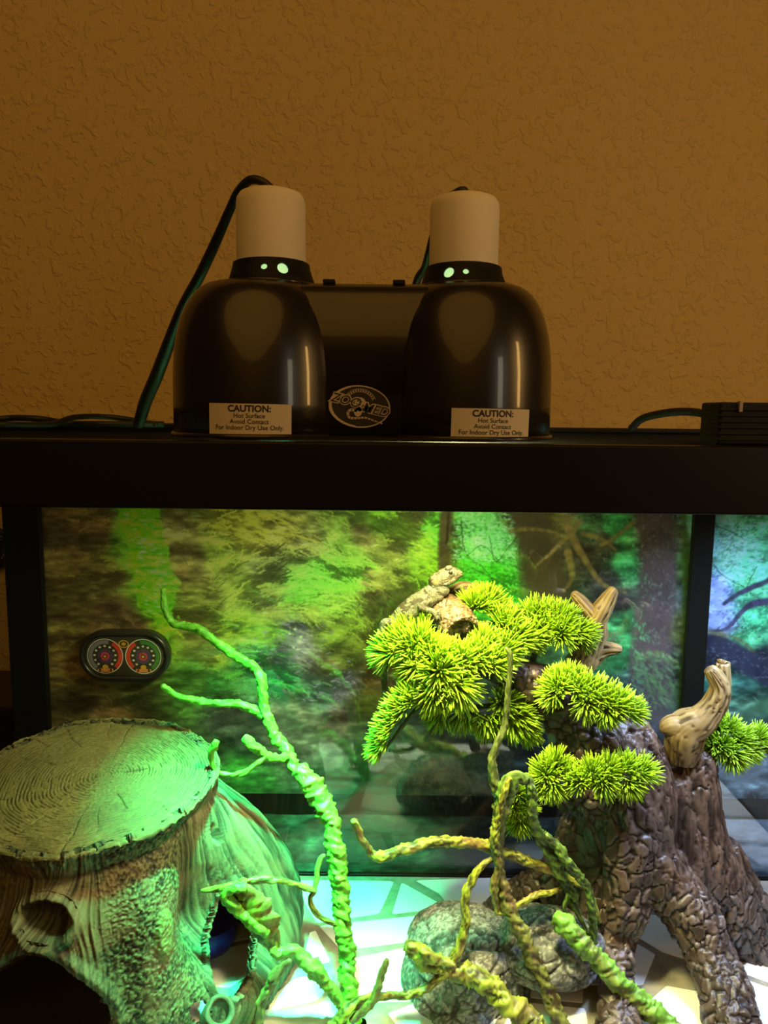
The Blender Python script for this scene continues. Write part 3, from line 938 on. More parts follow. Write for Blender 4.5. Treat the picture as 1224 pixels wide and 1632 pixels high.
# clumps: bright growth over dark gaps
def smask(x, y, fx_, fy_, sd):
    return float(fbm(np.array([[x * fx_, y * fy_, 0.]]), sd, 2)[0])
cl = fbm(pts0[::1] * np.array([.030, .055, 1]), 53, 3).reshape(xx.shape)
cl2 = fbm(pts0 * np.array([.012, .05, 1]), 57, 3).reshape(xx.shape)
lm = np.clip((xx - 270) / 140, 0, 1)
cv *= np.exp(cl2 * 1.6 * (1 - lm) + cl * 1.7 * lm)[..., None]
def poly_feather(P_, col, al, fe=3.0, jag=6.0):
    P_ = np.array(P_, float)
    wob_ = jag * cl
    d = np.full(xx.shape, 1e9); inside = np.zeros(xx.shape, bool)
    X_ = xx + wob_; Y_ = yy + wob_ * .5
    for i in range(len(P_)):
        p_, q_ = P_[i], P_[(i + 1) % len(P_)]
        e = q_ - p_; L2 = (e ** 2).sum()
        t = np.clip(((X_ - p_[0]) * e[0] + (Y_ - p_[1]) * e[1]) / L2, 0, 1)
        d = np.minimum(d, np.hypot(X_ - p_[0] - t * e[0], Y_ - p_[1] - t * e[1]))
        c_ = (p_[1] > Y_) != (q_[1] > Y_)
        with np.errstate(divide='ignore', invalid='ignore'):
            inside ^= c_ & (X_ < (q_[0] - p_[0]) * (Y_ - p_[1]) / (q_[1] - p_[1] + 1e-12) + p_[0])
    m = (np.where(inside, np.clip(.5 + d / fe, 0, 1), np.clip(.5 - d / fe, 0, 1)) * al)[..., None]
    return m * 1.0, s2l(col)
def pfill(P_, col, al=1.0, fe=3.0, jag=6.0, tex=.8):
    global cv
    m, c = poly_feather(P_, col, al, fe, jag)
    cv = cv * (1 - m) + c * np.exp((n1 * tex))[..., None] * m
pfill([(60,780),(188,780),(200,850),(214,910),(222,965),(240,985),(262,1012),(255,1060),(60,1070)], (78,64,42), .45, 8, 10, 1.4)
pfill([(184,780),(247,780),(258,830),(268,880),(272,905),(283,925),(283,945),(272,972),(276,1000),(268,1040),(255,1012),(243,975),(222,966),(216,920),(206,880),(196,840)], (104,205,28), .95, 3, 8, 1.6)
def flow(x, y):
    if x < 340: return .10 + .12 * math.sin(x * .02 + y * .01)
    if x > 560: return .55 + .3 * math.sin(y * .02)
    if y < 875: return .12 + (x - 350) / 420.
    if y < 975: return (x - 480) / 190.
    return .25 * math.sin(x * .03) + .1
def strands(n, box_, lens, w_, gains, al, thr=-.1):
    for _ in range(n):
        x = rs.uniform(box_[0], box_[2]); y = rs.uniform(box_[1], box_[3])
        k = cl[int(y - Y0), int(x - X0)] if x > 340 else cl2[int(y - Y0), int(x - X0)]
        b = base[int((y - Y0) / 4), int((x - X0) / 4)]
        bright = k > thr + rs.normal(0, .08)
        g_ = (rs.choice(gains) if bright else rs.uniform(.3, .7)) * rs.uniform(.75, 1.25)
        col = b * g_
        if bright: col = col * np.array([1.0, 1.08, .7])
        L = rs.uniform(*lens); a = flow(x, y) + rs.normal(0, .28); c_ = rs.normal(0, .02)
        m = int(L / 3) + 1; w0 = rs.uniform(*w_)
        for q_ in range(m):
            dab(x, y, 3.2, w0, a, col * rs.uniform(.8, 1.25), al)
            if bright and q_ % 2 == 0:
                s_ = rs.choice((-1, 1)); dab(x + 2 * math.cos(a + s_), y + 2 * math.sin(a + s_), 2.6, .8, a + s_ * 1.0, col * rs.uniform(.9, 1.4), al * .8)
            x += 3 * math.cos(a); y += 3 * math.sin(a); a += c_ + .02
strands(700, (75, 800, 345, 1150), (6, 20), (.8, 1.5), (1.4, 1.9, 2.3), .6, .05)
strands(2000, (330, 795, 720, 1110), (8, 26), (.8, 1.4), (1.4, 1.8, 2.3, 2.8), .65, -.02)
strands(500, (410, 870, 575, 985), (10, 30), (.9, 1.5), (1.8, 2.3, 2.8), .75, -.12)
strands(500, (600, 800, 700, 960), (6, 16), (.9, 1.5), (1.5, 2.0, 2.6), .7, -.1)
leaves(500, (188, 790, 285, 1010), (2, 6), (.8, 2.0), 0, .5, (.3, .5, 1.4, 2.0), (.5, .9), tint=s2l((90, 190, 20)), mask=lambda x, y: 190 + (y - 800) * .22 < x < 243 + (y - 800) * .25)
leaves(2600, (720, 800, 850, 980), (1.5, 4.5), (.8, 2.0), .2, .8, (.3, .6, 1.3, 1.8), (.4, .9))
leaves(2200, (820, 800, 1100, 1120), (2, 6), (.8, 2.0), 1.2, .9, (.4, .7, 1.5, 1.9), (.3, .7))
leaves(3400, (1110, 780, 1330, 1020), (1.5, 5), (.8, 2.2), -.3, .7, (.35, .6, 1.4, 1.8), (.4, .9))
leaves(2600, (300, 1090, 1330, 1270), (3, 9), (.8, 2.4), .1, .6, (.5, .7, 1.4, 1.8), (.2, .5))
leaves(1500, (40, 1290, 1330, 1400), (4, 12), (.8, 2.4), -.3, .6, (.6, 1.4), (.2, .4))
leaves(2200, (0, 660, 1330, 800), (3, 8), (1, 2.4), .1, .6, (.5, .7, 1.4, 1.8), (.4, .8))
# yellow fern tips near the top, white sparkle of the stream, pale dabs along the bright green strip
for x, y, l, a in ((400,830,14,.1),(425,822,14,0),(452,834,13,.15),(462,852,10,.3),(410,847,9,0),(425,845,10,.2),(450,850,9,.3),(480,856,18,.35),(500,862,16,.35),(470,848,10,.2),(375,824,10,-.1),(365,840,8,-.6)):
    dab(x, y, l, 2.4, a, s2l((200, 200, 60)), .8)
for _ in range(130):
    cx_, cy_, sx_, sy_ = ((470, 1010, 26, 14), (545, 1090, 13, 20), (455, 1045, 24, 18), (500, 1110, 24, 10))[rs.randint(4)]
    dab(rs.normal(cx_, sx_), rs.normal(cy_, sy_), rs.uniform(2, 7), rs.uniform(.8, 2), rs.uniform(-.4, .8), s2l((126, 116, 160)) * rs.uniform(.6, 1.6), .7)
for x, y in ((470, 1003), (462, 1010), (480, 1015), (475, 1035), (468, 1032)): dab(x, y, 3, 2, 0, s2l((225, 220, 240)), .9)
for _ in range(60):
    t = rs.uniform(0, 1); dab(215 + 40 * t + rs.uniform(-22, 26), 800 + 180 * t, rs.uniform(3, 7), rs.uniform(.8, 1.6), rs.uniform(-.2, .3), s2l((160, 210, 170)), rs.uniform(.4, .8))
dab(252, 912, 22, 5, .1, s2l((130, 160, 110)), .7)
for _ in range(260):
    dab(rs.uniform(722, 820), rs.uniform(818, 895), rs.uniform(1.5, 4.5), rs.uniform(1, 2.2), rs.uniform(-.4, .6), s2l((150, 220, 190)), rs.uniform(.3, .8))
for _ in range(220):
    dab(rs.uniform(1125, 1215), rs.uniform(820, 920), rs.uniform(2, 6), rs.uniform(1, 2.2), rs.uniform(-.6, .4), s2l((140, 190, 210)), rs.uniform(.3, .7))
for _ in range(60):
    dab(rs.normal(1142, 10), rs.uniform(925, 1005), rs.uniform(4, 9), rs.uniform(2, 5), rs.uniform(-.6, .6), s2l((130, 150, 215)), .5)
# slim dark twigs in the bright gaps
for p in (((735,830),(742,880),(770,905),(790,930)), ((780,855),(790,895),(812,870),(830,850)), ((745,885),(770,870),(800,900)), ((752,905),(800,930),(845,965)), ((1135,835),(1165,848),(1190,862)), ((1128,885),(1150,915),(1185,935),(1192,933)), ((1205,905),(1195,925),(1188,940))):
    seg(p, (1.2, .8), s2l((40, 60, 36)), .8, 3)
# trunks
seg(((715, 800), (708, 850), (708, 930)), (14, 12, 13), s2l((72, 66, 44)), .8)
seg(((715, 820), (712, 870)), (3, 3), s2l((40, 38, 26)), .9)
seg(((835, 800), (860, 880), (870, 960)), (34, 40, 48), s2l((58, 54, 38)), .35)
for p, wd in ((((812, 846), (850, 843), (890, 850)), (5, 3)), (((925, 830), (890, 870), (850, 905)), (7, 2)), (((900, 830), (925, 880), (960, 930), (1000, 945)), (9, 6, 3)), (((905, 880), (912, 920), (896, 945)), (8, 6, 3)), (((930, 850), (960, 860), (985, 880)), (6, 3)), (((1010, 832), (975, 860), (955, 870)), (5, 4))):
    seg(p, wd, s2l((104, 94, 54)), .6, 4)
seg(((1040, 780), (1048, 900), (1040, 1000), (1035, 1130)), (34, 34, 38, 40), s2l((66, 58, 62)), .55)
leaves(900, (1008, 800, 1082, 1130), (2, 6), (1, 2), 1.3, .7, (.5, .7, 1.6, 2.0), (.3, .6))
seg(((1090, 800), (1092, 1000), (1084, 1130)), (7, 7), s2l((54, 86, 34)), .6)
leaves(260, (1008, 1040, 1082, 1130), (3, 8), (1.5, 3), .8, .4, (1.2, 1.8), (.3, .6), tint=s2l((70, 110, 60)))
seg(((1330, 880), (1225, 925), (1180, 945), (1150, 965)), (9, 8, 6, 4), s2l((50, 50, 74)), .95, 4)
seg(((1330, 950), (1225, 958), (1190, 968), (1160, 1000), (1130, 1006)), (11, 10, 8, 5, 3), s2l((54, 54, 80)), .95, 4)
seg(((1112, 1020), (1160, 1035), (1224, 1075), (1330, 1110)), (14, 22, 24, 26), s2l((36, 40, 58)), .85)
seg(((1125, 1006), (1170, 1016), (1205, 1040)), (4, 4), s2l((80, 90, 60)), .6)
for _ in range(400):
    dab(rs.uniform(1130, 1330), rs.uniform(1022, 1110), rs.uniform(1.5, 4), rs.uniform(.8, 1.6), rs.uniform(-.4, .8), s2l((90, 100, 120)) * rs.uniform(.3, 1.2), .5)
seg(((1180, 1150), (1215, 1128), (1330, 1125)), (8, 20, 24), s2l((58, 96, 76)), .7)
# reflections of the floor tiles, painted into the print as pale slabs
def poly_fill(P_, col, al):
    P_ = np.array(P_, float); m = np.ones(xx.shape, bool)
    a = sum(P_[i][0] * P_[(i + 1) % len(P_)][1] - P_[(i + 1) % len(P_)][0] * P_[i][1] for i in range(len(P_)))
    if a < 0: P_ = P_[::-1]
    for i in range(len(P_)):
        p_, q_ = P_[i], P_[(i + 1) % len(P_)]
        m &= ((q_[0] - p_[0]) * (yy - p_[1]) - (q_[1] - p_[1]) * (xx - p_[0])) > 0
    cv[m] = cv[m] * (1 - al) + s2l(col) * al * np.exp(n1[m] * .4)[:, None]
for P_, c in ((((1130,1205),(1170,1190),(1224,1200),(1205,1250),(1140,1240)), (84,102,120)), (((1215,1190),(1300,1180),(1300,1230),(1225,1235)), (74,92,110)), (((1140,1300),(1224,1292),(1300,1310),(1240,1340),(1160,1330)), (92,112,140)), (((1150,1345),(1224,1350),(1300,1360),(1200,1385),(1140,1375)), (80,100,124)), (((1000,1300),(1120,1298),(1120,1340),(1010,1350)), (66,80,96))):
    poly_fill(P_, c, .7)
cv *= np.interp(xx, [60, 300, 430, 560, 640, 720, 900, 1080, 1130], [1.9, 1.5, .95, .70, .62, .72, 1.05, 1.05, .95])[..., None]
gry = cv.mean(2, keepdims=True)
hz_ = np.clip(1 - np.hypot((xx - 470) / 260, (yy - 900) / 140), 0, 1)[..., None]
cv = cv * (1 - .30 * hz_) + gry * .30 * hz_  # haze of lamp glare painted in as a greyed patch
cv = np.clip(cv, .002, .95)

bgY = TY1 + .0012
XW0, XW1 = TX0 + .004, TX1 + .0
ZW0, ZW1 = -.004, .652
nxp, nzp = 1080, 560
gx_, gz_ = np.meshgrid(np.linspace(XW0, XW1, nxp), np.linspace(ZW0, ZW1, nzp))
V = np.stack([gx_.ravel(), np.full(gx_.size, bgY + .0001), gz_.ravel()], 1)
u, v = proj(V)
xi = np.clip(u - X0, 0, CW - 1.001); yi = np.clip(v - Y0, 0, CH - 1.001)
x0 = xi.astype(int); y0 = yi.astype(int); fx = (xi - x0)[:, None]; fy = (yi - y0)[:, None]
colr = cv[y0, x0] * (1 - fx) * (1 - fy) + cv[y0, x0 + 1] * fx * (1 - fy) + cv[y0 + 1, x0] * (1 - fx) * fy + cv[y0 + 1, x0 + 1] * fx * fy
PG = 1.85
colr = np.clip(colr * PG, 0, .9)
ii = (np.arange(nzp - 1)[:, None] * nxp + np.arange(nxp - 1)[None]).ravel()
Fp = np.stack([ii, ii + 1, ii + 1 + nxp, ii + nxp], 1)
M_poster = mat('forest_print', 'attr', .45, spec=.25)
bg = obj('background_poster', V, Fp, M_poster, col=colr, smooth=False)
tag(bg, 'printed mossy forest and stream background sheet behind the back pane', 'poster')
# rail stands behind the pane in front of the print
# ================= hollow stump hide (left) =================
SC = np.array([-.338, .850])
def top_z(x, y): return .272 + .15 * (y - SC[1])
def top_rad(th):
    """outline of the sawn top, slightly irregular"""
    c, s_ = np.cos(th), np.sin(th)
    r = 1 / np.sqrt((c / .142) ** 2 + (s_ / .130) ** 2)
    return r * (1 + .018 * np.sin(3 * th + 1) + .012 * np.sin(7 * th))
stump = thing('stump_hide', (SC[0], SC[1], .0012), 'large grey-brown hollow tree stump hide with a flat sawn ringed top', 'stump hide')
nth, nz = 820, 290
th = np.linspace(-math.pi, math.pi, nth, endpoint=False)
tt = np.linspace(0, 1, nz)
TH, TT = np.meshgrid(th, tt)
TH = TH.ravel(); TT = TT.ravel()
rt = top_rad(TH)
# flared root spread at the bottom, strongest to the right and rear-right
fl = .015 + .097 * np.exp(-((TH - R(24)) / R(26)) ** 2) + .05 * np.exp(-((TH - R(75)) / R(35)) ** 2) + .035 * np.exp(-((TH + R(100)) / R(26)) ** 2) + .05 * np.exp(-((np.abs(TH) - R(165)) / R(30)) ** 2)
fl += -.052 * np.exp(-((TH + R(15)) / R(15)) ** 2) * sstep(.12, .48, TT) + .050 * np.exp(-((TH + R(14)) / R(17)) ** 2) * sstep(.45, .05, TT) + .016 * np.exp(-((TH + R(48)) / R(12)) ** 2)
dn = 1 - TT
rr = rt * (.965 + .035 * sstep(.93, 1.0, TT)) - .010 * np.exp(-((TT - .86) / .12) ** 2) + fl * (np.sin(np.clip(dn / .78, 0, 1.28) * math.pi / 2) ** 1.3)
rr += .010 * (np.sin(TH * 5 + 1.3) * .6 + np.sin(TH * 9 + .4) * .4) * dn * .9
zt_ = top_z(SC[0] + rt * np.cos(TH), SC[1] + rt * np.sin(TH))
zz = .0015 + (zt_ - .003) * TT
Vb = np.stack([SC[0] + rr * np.cos(TH), SC[1] + rr * np.sin(TH), zz], 1)
Vb[:, 1] = np.maximum(Vb[:, 1], .652)
Vb[:, 1] = np.minimum(Vb[:, 1], 1.078)
Vb[:, 0] = np.maximum(Vb[:, 0], TX0 + .010)
out = np.stack([np.cos(TH), np.sin(TH), .15 * np.ones_like(TH)], 1); out /= np.linalg.norm(out, axis=1)[:, None]
u, v = proj(Vb)
front = out[:, 1] < .35
d = np.zeros(len(Vb))
arc = TH * .16
# fibre grain running down, bending round the knots
kx, ky = 75, 1465
V_u, V_v = u, v
dk = np.sqrt(((u - kx) / 46) ** 2 + ((v - ky) / 40) ** 2)
k2x, k2y = 345, 1335
bend = .02 * np.exp(-(dk / 1.6) ** 2) * np.sign(u - kx)
pg = np.stack([(arc + bend) * 400, zz * 16, np.full_like(zz, 3.)], 1)
pg[:, 0] += 3.6 * vnoise(np.stack([arc * 18, zz * 16, zz * 0], 1), 5)
fib = fbm(pg, 21, 3)
gran = fbm(Vb * 420, 41, 3)
big = fbm(Vb * 22, 61, 3)
zone = sstep(-.22, .28, fbm(np.stack([arc * 9, zz * 5, zz * 0], 1), 71, 2) + .5 * np.exp(-((u - 235) / 80) ** 2) - .22)
zone = np.where(dk < 1.8, 0, zone)
fib2 = fbm(pg * np.array([2.6, 1.5, 1]) + 5, 27, 3)
d += (.0026 * fib + .0014 * fib2) * (1 - zone) + .0020 * gran * zone + .006 * big * (.3 + dn * .7)
# knot with raised lip and sunken eye
kf = np.where(front & (out[:, 1] < 0), 1, 0)
d += kf * (.010 * np.exp(-((dk - 1.0) / .28) ** 2) - .020 * sstep(1.0, .45, dk))
d += kf * .0018 * np.sin(dk * 9 + 3 * big) * np.exp(-((dk - .9) / .5) ** 2)
d += kf * .006 * sstep(1.1, .7, dk) * fbm(np.stack([V_u * .09, V_v * .03, V_u * 0], 1), 3, 3)
# small knot on right flank and leaf-shaped fibrous scar
d2 = np.sqrt(((u - 350) / 13) ** 2 + ((v - 1325) / 20) ** 2)
d -= kf * .012 * sstep(1.2, .3, d2)
d3 = np.sqrt(((u - 262) / 16) ** 2 + ((v - 1490) / 45) ** 2)
d += kf * .005 * sstep(1.15, .5, d3)
# shaggy lip beneath the sawn edge
lip = sstep(.90, .965, TT)
d += lip * (.005 * fbm(np.stack([arc * 110, zz * 90, zz * 0], 1), 81, 3) + .002) - .004 * np.exp(-((TT - .885) / .02) ** 2)
Vs = Vb + out * d[:, None]
colA = mixc((.10, .085, .045), (.23, .20, .11), np.clip(.5 + fib * 1.2, 0, 1))
colB = mixc((.06, .05, .024), (.19, .17, .08), np.clip(.5 + gran * 1.5, 0, 1))
cs = colA * (1 - zone[:, None]) + colB * zone[:, None]
cs = cs * (.30 + .70 * sstep(-.34, .26, (zone * gran + (1 - zone) * (.55 * fib + .6 * fib2))))[:, None] * (.85 + .3 * big)[:, None]
cs = mixc(cs, (.22, .13, .07), .5 * sstep(.1, .4, fbm(Vb * 30, 91, 2)))
cs = mixc(cs, (.20, .21, .07), .7 * kf * sstep(1.1, .8, d3))
cs *= (1 - .6 * kf * sstep(.9, .2, dk + .5 * sstep(ky - 10, ky + 20, v) + .25 * fbm(Vb * 120, 5, 2)))[:, None]
cs = np.clip(cs, .01, 1)
# openings: two cave mouths and a small one low on the right
open_f = np.sqrt(((u - 50) / 122) ** 2 + ((v - 1650) / 122) ** 2) + .06 * np.sin(np.arctan2(v - 1650, u - 50) * 5)
cu_, cv_ = u - 366, v - 1500
ca, sa = math.cos(R(-6)), math.sin(R(-6))
open_r = np.sqrt(((cu_ * ca - cv_ * sa) / 36) ** 2 + ((cu_ * sa + cv_ * ca) / 86) ** 2) + .05 * np.sin(np.arctan2(cv_, cu_) * 3 + 1)
open_s = np.sqrt(((u - 318) / 17) ** 2 + ((v - 1615) / 20) ** 2)
open_s2 = np.sqrt(((u - 352) / 15) ** 2 + ((v - 1345) / 12) ** 2)
camdir = Vb - np.array([0, 0, CAMZ]); facing = (out * camdir).sum(1) < .02
hole = (facing & ((open_f < 1) | (open_r < 1) | (open_s < 1)))
# rear opening that lets light through
hb = (np.abs(TH - R(60)) < R(17)) & (zz < .10 * np.sqrt(np.clip(1 - ((TH - R(60)) / R(17)) ** 2, 0, 1)))
rim = facing & (np.minimum(open_f, open_r) < 1.25) & ~hole
m_ = np.minimum(open_f, open_r)
Vs += out * (np.where(rim, .006 * np.exp(-((m_ - 1.12) / .08) ** 2), 0))[:, None]
Vs[:, 0] = np.maximum(Vs[:, 0], TX0 + .006); Vs[:, 1] = np.clip(Vs[:, 1], .643, 1.082)
idx = np.arange(nth * nz).reshape(nz, nth)
a_ = idx[:-1, :]; b_ = np.roll(idx, -1, 1)[:-1, :]; c_ = np.roll(idx, -1, 1)[1:, :]; d_ = idx[1:, :]
Fq = np.stack([a_.ravel(), b_.ravel(), c_.ravel(), d_.ravel()], 1)
keep = ~(hole[Fq].any(1))
M_stump = mat('stump_resin', 'attr', .62, spec=.35, bump=(380, .6, .0014))
so = obj('bark_wall', Vs, Fq[keep], M_stump, stump, col=cs)
sm = so.modifiers.new('thick', 'SOLIDIFY'); sm.thickness = .009; sm.offset = -1
# sawn top
nr, na = 190, 520
rr_ = np.linspace(0, 1, nr); aa = np.linspace(-math.pi, math.pi, na, endpoint=False)
RR, AA = np.meshgrid(rr_, aa, indexing='ij'); RR = RR.ravel(); AA = AA.ravel()
pith = PZ(165, 1232, .275)[:2]
rt = top_rad(AA) + .0015
ex, ey = SC[0] + rt * np.cos(AA), SC[1] + rt * np.sin(AA)
X = pith[0] + (ex - pith[0]) * RR; Y = pith[1] + (ey - pith[1]) * RR
X = np.maximum(X, TX0 + .006); Z = top_z(X, Y)
wob = fbm(np.stack([X * 14, Y * 14, X * 0], 1), 15, 3)
ringp = RR * 38 + wob * 2.2
ringw = (np.abs((ringp % 1) - .5) * 2)
breakup = sstep(-.35, .25, fbm(np.stack([AA * 8, RR * 50, RR * 0], 1), 25, 2))
gr = sstep(.45, .95, ringw) * breakup
crk = np.zeros_like(RR)
for a0, r0, r1, wdt in ((-1.2, .45, .8, .012), (-1.45, .35, .98, .014), (-2.0, .5, .9, .01), (2.2, .5, .95, .012), (1.5, .2, .95, .012), (.3, .15, .38, .03), (-.5, .6, .95, .01), (2.8, .4, .8, .01), (.9, .55, .9, .01), (-2.7, .55, .85, .012), (2.5, .7, .96, .012), (2.0, .75, .97, .012), (1.75, .6, .9, .01), (-.8, .3, .6, .012), (1.2, .7, .95, .01)):
    dd = np.abs((AA - a0 - .012 * np.sin(RR * 20) + math.pi) % (2 * math.pi) - math.pi)
    crk = np.maximum(crk, np.exp(-(dd * RR / wdt * 3.4) ** 2) * sstep(r0, r0 + .05, RR) * sstep(r1, r1 - .05, RR))
fine = fbm(np.stack([X * 500, Y * 500, X * 0], 1), 35, 2)
edge = sstep(.955, 1.0, RR)
Z += -.0020 * gr - .003 * crk + .0006 * fine + .0015 * wob + edge * (.0025 * fbm(np.stack([AA * 30, RR, RR * 0], 1), 45, 3) + .0008) - .002 * sstep(.99, 1, RR)
ct = mixc((.22, .165, .065), (.13, .10, .038), np.clip(.5 + wob, 0, 1)) * (1 - .80 * gr - .8 * crk + .35 * fine)[:, None]
idx = np.arange(nr * na).reshape(nr, na)
a_ = idx[:-1, :]; b_ = idx[1:, :]; c_ = np.roll(idx, -1, 1)[1:, :]; d_ = np.roll(idx, -1, 1)[:-1, :]
Ft = np.stack([a_.ravel(), b_.ravel(), c_.ravel(), d_.ravel()], 1)
obj('sawn_top', np.stack([X, Y, Z], 1), Ft, M_stump, stump, col=np.clip(ct, .01, 1), label='flat sawn top with fine growth rings')
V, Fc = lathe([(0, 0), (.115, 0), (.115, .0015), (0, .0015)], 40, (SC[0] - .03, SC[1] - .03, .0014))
obj('shade_disc', V, Fc, mat('hollow_shade', (.012, .011, .010), .8), stump, smooth=False, label='dark disc standing in for shade inside the hollow')  # dark disc laid over the floor to paint in the cave's shade
# small hollow root stub low on the right
p0 = P(316, 1640, .735); p1 = P(345, 1606, .715)
V, Fc = lathe([(.017, -.03), (.0165, 0), (.014, .002), (.0105, -.001), (.0095, -.02)], 30, (0, 0, 0))
ax = Vector((.35, -.55, .75)).to_track_quat('Z', 'Y').to_matrix()
c0 = P(352, 1612, .735)
V = (V * (1 + .12 * fbm(V * 90, 9, 2))[:, None]) @ np.array(ax).T + c0
obj('root_stub', V, Fc, M_stump, stump, col=np.full((len(V), 3), .11) * np.array([1, .82, .5]))

# blue dish glimpsed through the cave
bp = P(348, 1560, .93); 
dish = thing('blue_dish', (bp[0], .93, .0014), 'blue dish glimpsed through the cave opening of the stump', 'dish')
V, Fc = lathe([(0, 0), (.030, 0), (.036, .010), (.038, .034), (.0365, .036), (.034, .034), (.032, .012), (.028, .005), (0, .005)], 40, (bp[0] - .012, .93, .0014))
obj('bowl', V, Fc, mat('blue_plastic', (.02, .05, .75), .35), dish)

# ================= rock cave =================
rock = thing('rock_cave', (.10, .87, .0012), 'grey stone hide with a wide flat overhang in front of the driftwood', 'rock hide')
def E(px, py, Y, rx, ry, rz, rot=None):
    c = P(px, py, Y); return sphere(c, (rx, ry, rz), 28, 18, rot)
rot1 = np.array(Matrix.Rotation(R(8), 3, 'Y')); rot2 = np.array(Matrix.Rotation(R(-5), 3, 'Y'))
parts = [E(742, 1510, .895, .074, .066, .045, rot1), E(712, 1560, .87, .058, .06, .052), E(770, 1585, .86, .064, .055, .045), E(725, 1600, .85, .064, .06, .045), E(690, 1485, .92, .030, .035, .022), E(745, 1545, .865, .070, .060, .060)]
parts2 = [E(872, 1508, .868, .070, .058, .037, rot2), E(892, 1528, .865, .050, .050, .020), E(845, 1480, .91, .05, .045, .02), E(940, 1500, .93, .03, .05, .022)]
for prs, nm, sd in ((parts, 'left_boulder', 3), (parts2, 'overhang_slab', 8)):
    V, Fc, N = blob(prs, .0022, 6)
    uu, vv = proj(V)
    f = fbm(V * 26, sd, 4); f2 = fbm(V * 260, sd + 5, 3)
    lay = np.abs(((V[:, 2] * 42 + V[:, 0] * 8 + 1.6 * fbm(V * 12, sd + 9, 2)) % 1) - .5) * 2
    gro = sstep(.82, 1.0, lay) * sstep(-.1, .3, fbm(V * 9, sd + 14, 2))
    f1, f2v, cid = voro(V * np.array([22, 22, 34]) + .6 * f[:, None], sd)
    crack = sstep(.10, .02, f2v - f1)
    mouth = np.exp(-(((uu - 765) / 40) ** 4 + ((vv - (1507 + (uu - 765) * .05)) / 7) ** 2)) if sd == 3 else 0
    D = .006 * f + .0010 * f2 - .0035 * gro - .0030 * crack - .012 * mouth
    V2 = V + N * np.asarray(D)[:, None]
    Fc = [f_ for f_ in Fc if max(V2[i, 2] for i in f_) > .0014]
    V2[:, 2] = np.maximum(V2[:, 2], .0014)
    spk = sstep(.05, .35, fbm(V * 420, sd + 20, 3))
    veins = sstep(.12, .0, np.abs(fbm(V * 70, sd + 26, 3)))
    col = mixc((.050, .053, .050), (.16, .165, .155), np.clip(.5 + f2 * 1.2, 0, 1))
    col = mixc(col, (.42, .42, .42), np.clip(.7 * spk + .55 * veins * (f2 > -.2), 0, .85))
    col *= (1 - .7 * np.maximum(gro, crack) - (.5 * mouth))[:, None]
    obj(nm, V2, Fc, mat('stone_' + nm, 'attr', .55, spec=.4, bump=(420, .5, .001)), rock, col=np.clip(col, .008, 1))
# side wall that carries the slab at the back
V, Fc, N = blob([E(860, 1560, 1.00, .075, .018, .050), E(920, 1580, .985, .03, .03, .045), E(800, 1560, .975, .03, .03, .04)], .004, 4)
V = V + N * (.004 * fbm(V * 40, 4, 3))[:, None]; V[:, 2] = np.clip(V[:, 2], .0014, .09)
obj('rear_wall', V, Fc, mat('stone_rear', (.10, .085, .07), .7, noise=(60, .3)), rock)
# ================= driftwood tree ornament (right) =================
tree = thing('driftwood_tree', (P(1040, 1500, .92)[0], .92, .0012), 'brown gnarled driftwood tree ornament with scaly bark roots and lime green needle tufts', 'tree ornament')
def tb(pts, k=14, step=.008):
    """pts: px, py, Y, radius in photo pixels at that distance"""
    q = []
    for px, py, Y, rp in pts:
        p = P(px, py, Y); dist = np.dot(p - np.array([0, 0, CAMZ]), -MC[:, 2])
        q.append([*p, rp * dist / F])
    V, Fc, *_ = tube(catmull(q, step), k)
    return V, Fc
prims = [
 # main trunk
 tb([(975,1455,.91,50),(975,1420,.91,66),(985,1350,.92,70),(995,1290,.93,72),(985,1230,.935,66),(950,1180,.94,58),(905,1130,.945,44),(862,1096,.93,36),(820,1076,.925,27),(775,1062,.93,18),(735,1035,.935,16)]),
 tb([(1010,1340,.92,60),(1020,1270,.93,58),(1015,1210,.935,48),(1000,1165,.94,36),(985,1150,.94,26)]),
 tb([(960,1300,.93,50),(935,1250,.935,44),(915,1200,.94,36),(900,1150,.945,34)]),
 # front leg
 tb([(975,1430,.90,62),(968,1490,.885,48),(982,1550,.845,30),(984,1600,.81,32),(985,1660,.775,36),(985,1730,.755,38)]),
 # right front leg
 tb([(1030,1370,.91,54),(1080,1430,.89,44),(1122,1500,.865,40),(1155,1580,.82,42),(1172,1650,.785,44),(1180,1740,.76,44)]),
 # right rear leg, under the second trunk
 tb([(1110,1200,.96,30),(1105,1250,.955,42),(1110,1320,.95,46),(1130,1390,.94,48),(1165,1450,.935,44),(1195,1510,.93,40),(1222,1580,.915,40),(1245,1650,.89,40),(1262,1730,.865,40)]),
 tb([(1060,1240,.95,40),(1080,1310,.945,46),(1100,1380,.935,46),(1130,1450,.93,36)]),
 tb([(1150,1350,.96,26),(1190,1430,.965,30),(1235,1500,.965,32),(1275,1560,.96,30)]),
 # left root going behind the rock
 tb([(960,1340,.94,44),(920,1375,.96,36),(875,1400,.975,30),(825,1430,.985,26),(780,1465,.99,24),(740,1500,.99,20)]),
 tb([(950,1400,.94,50),(910,1440,.955,44),(870,1470,.965,36),(830,1510,.97,30)]),
 # inner web
 tb([(950,1320,.95,54),(925,1390,.955,56),(925,1450,.945,50),(945,1520,.92,40)]),
 # rise to the antler
 tb([(890,1120,.95,28),(910,1080,.955,24),(925,1050,.96,22)]),
]
V, Fc, N = blob(prims, .0021, 5)
u, v = proj(V)
f = fbm(V * 20, 2, 3)
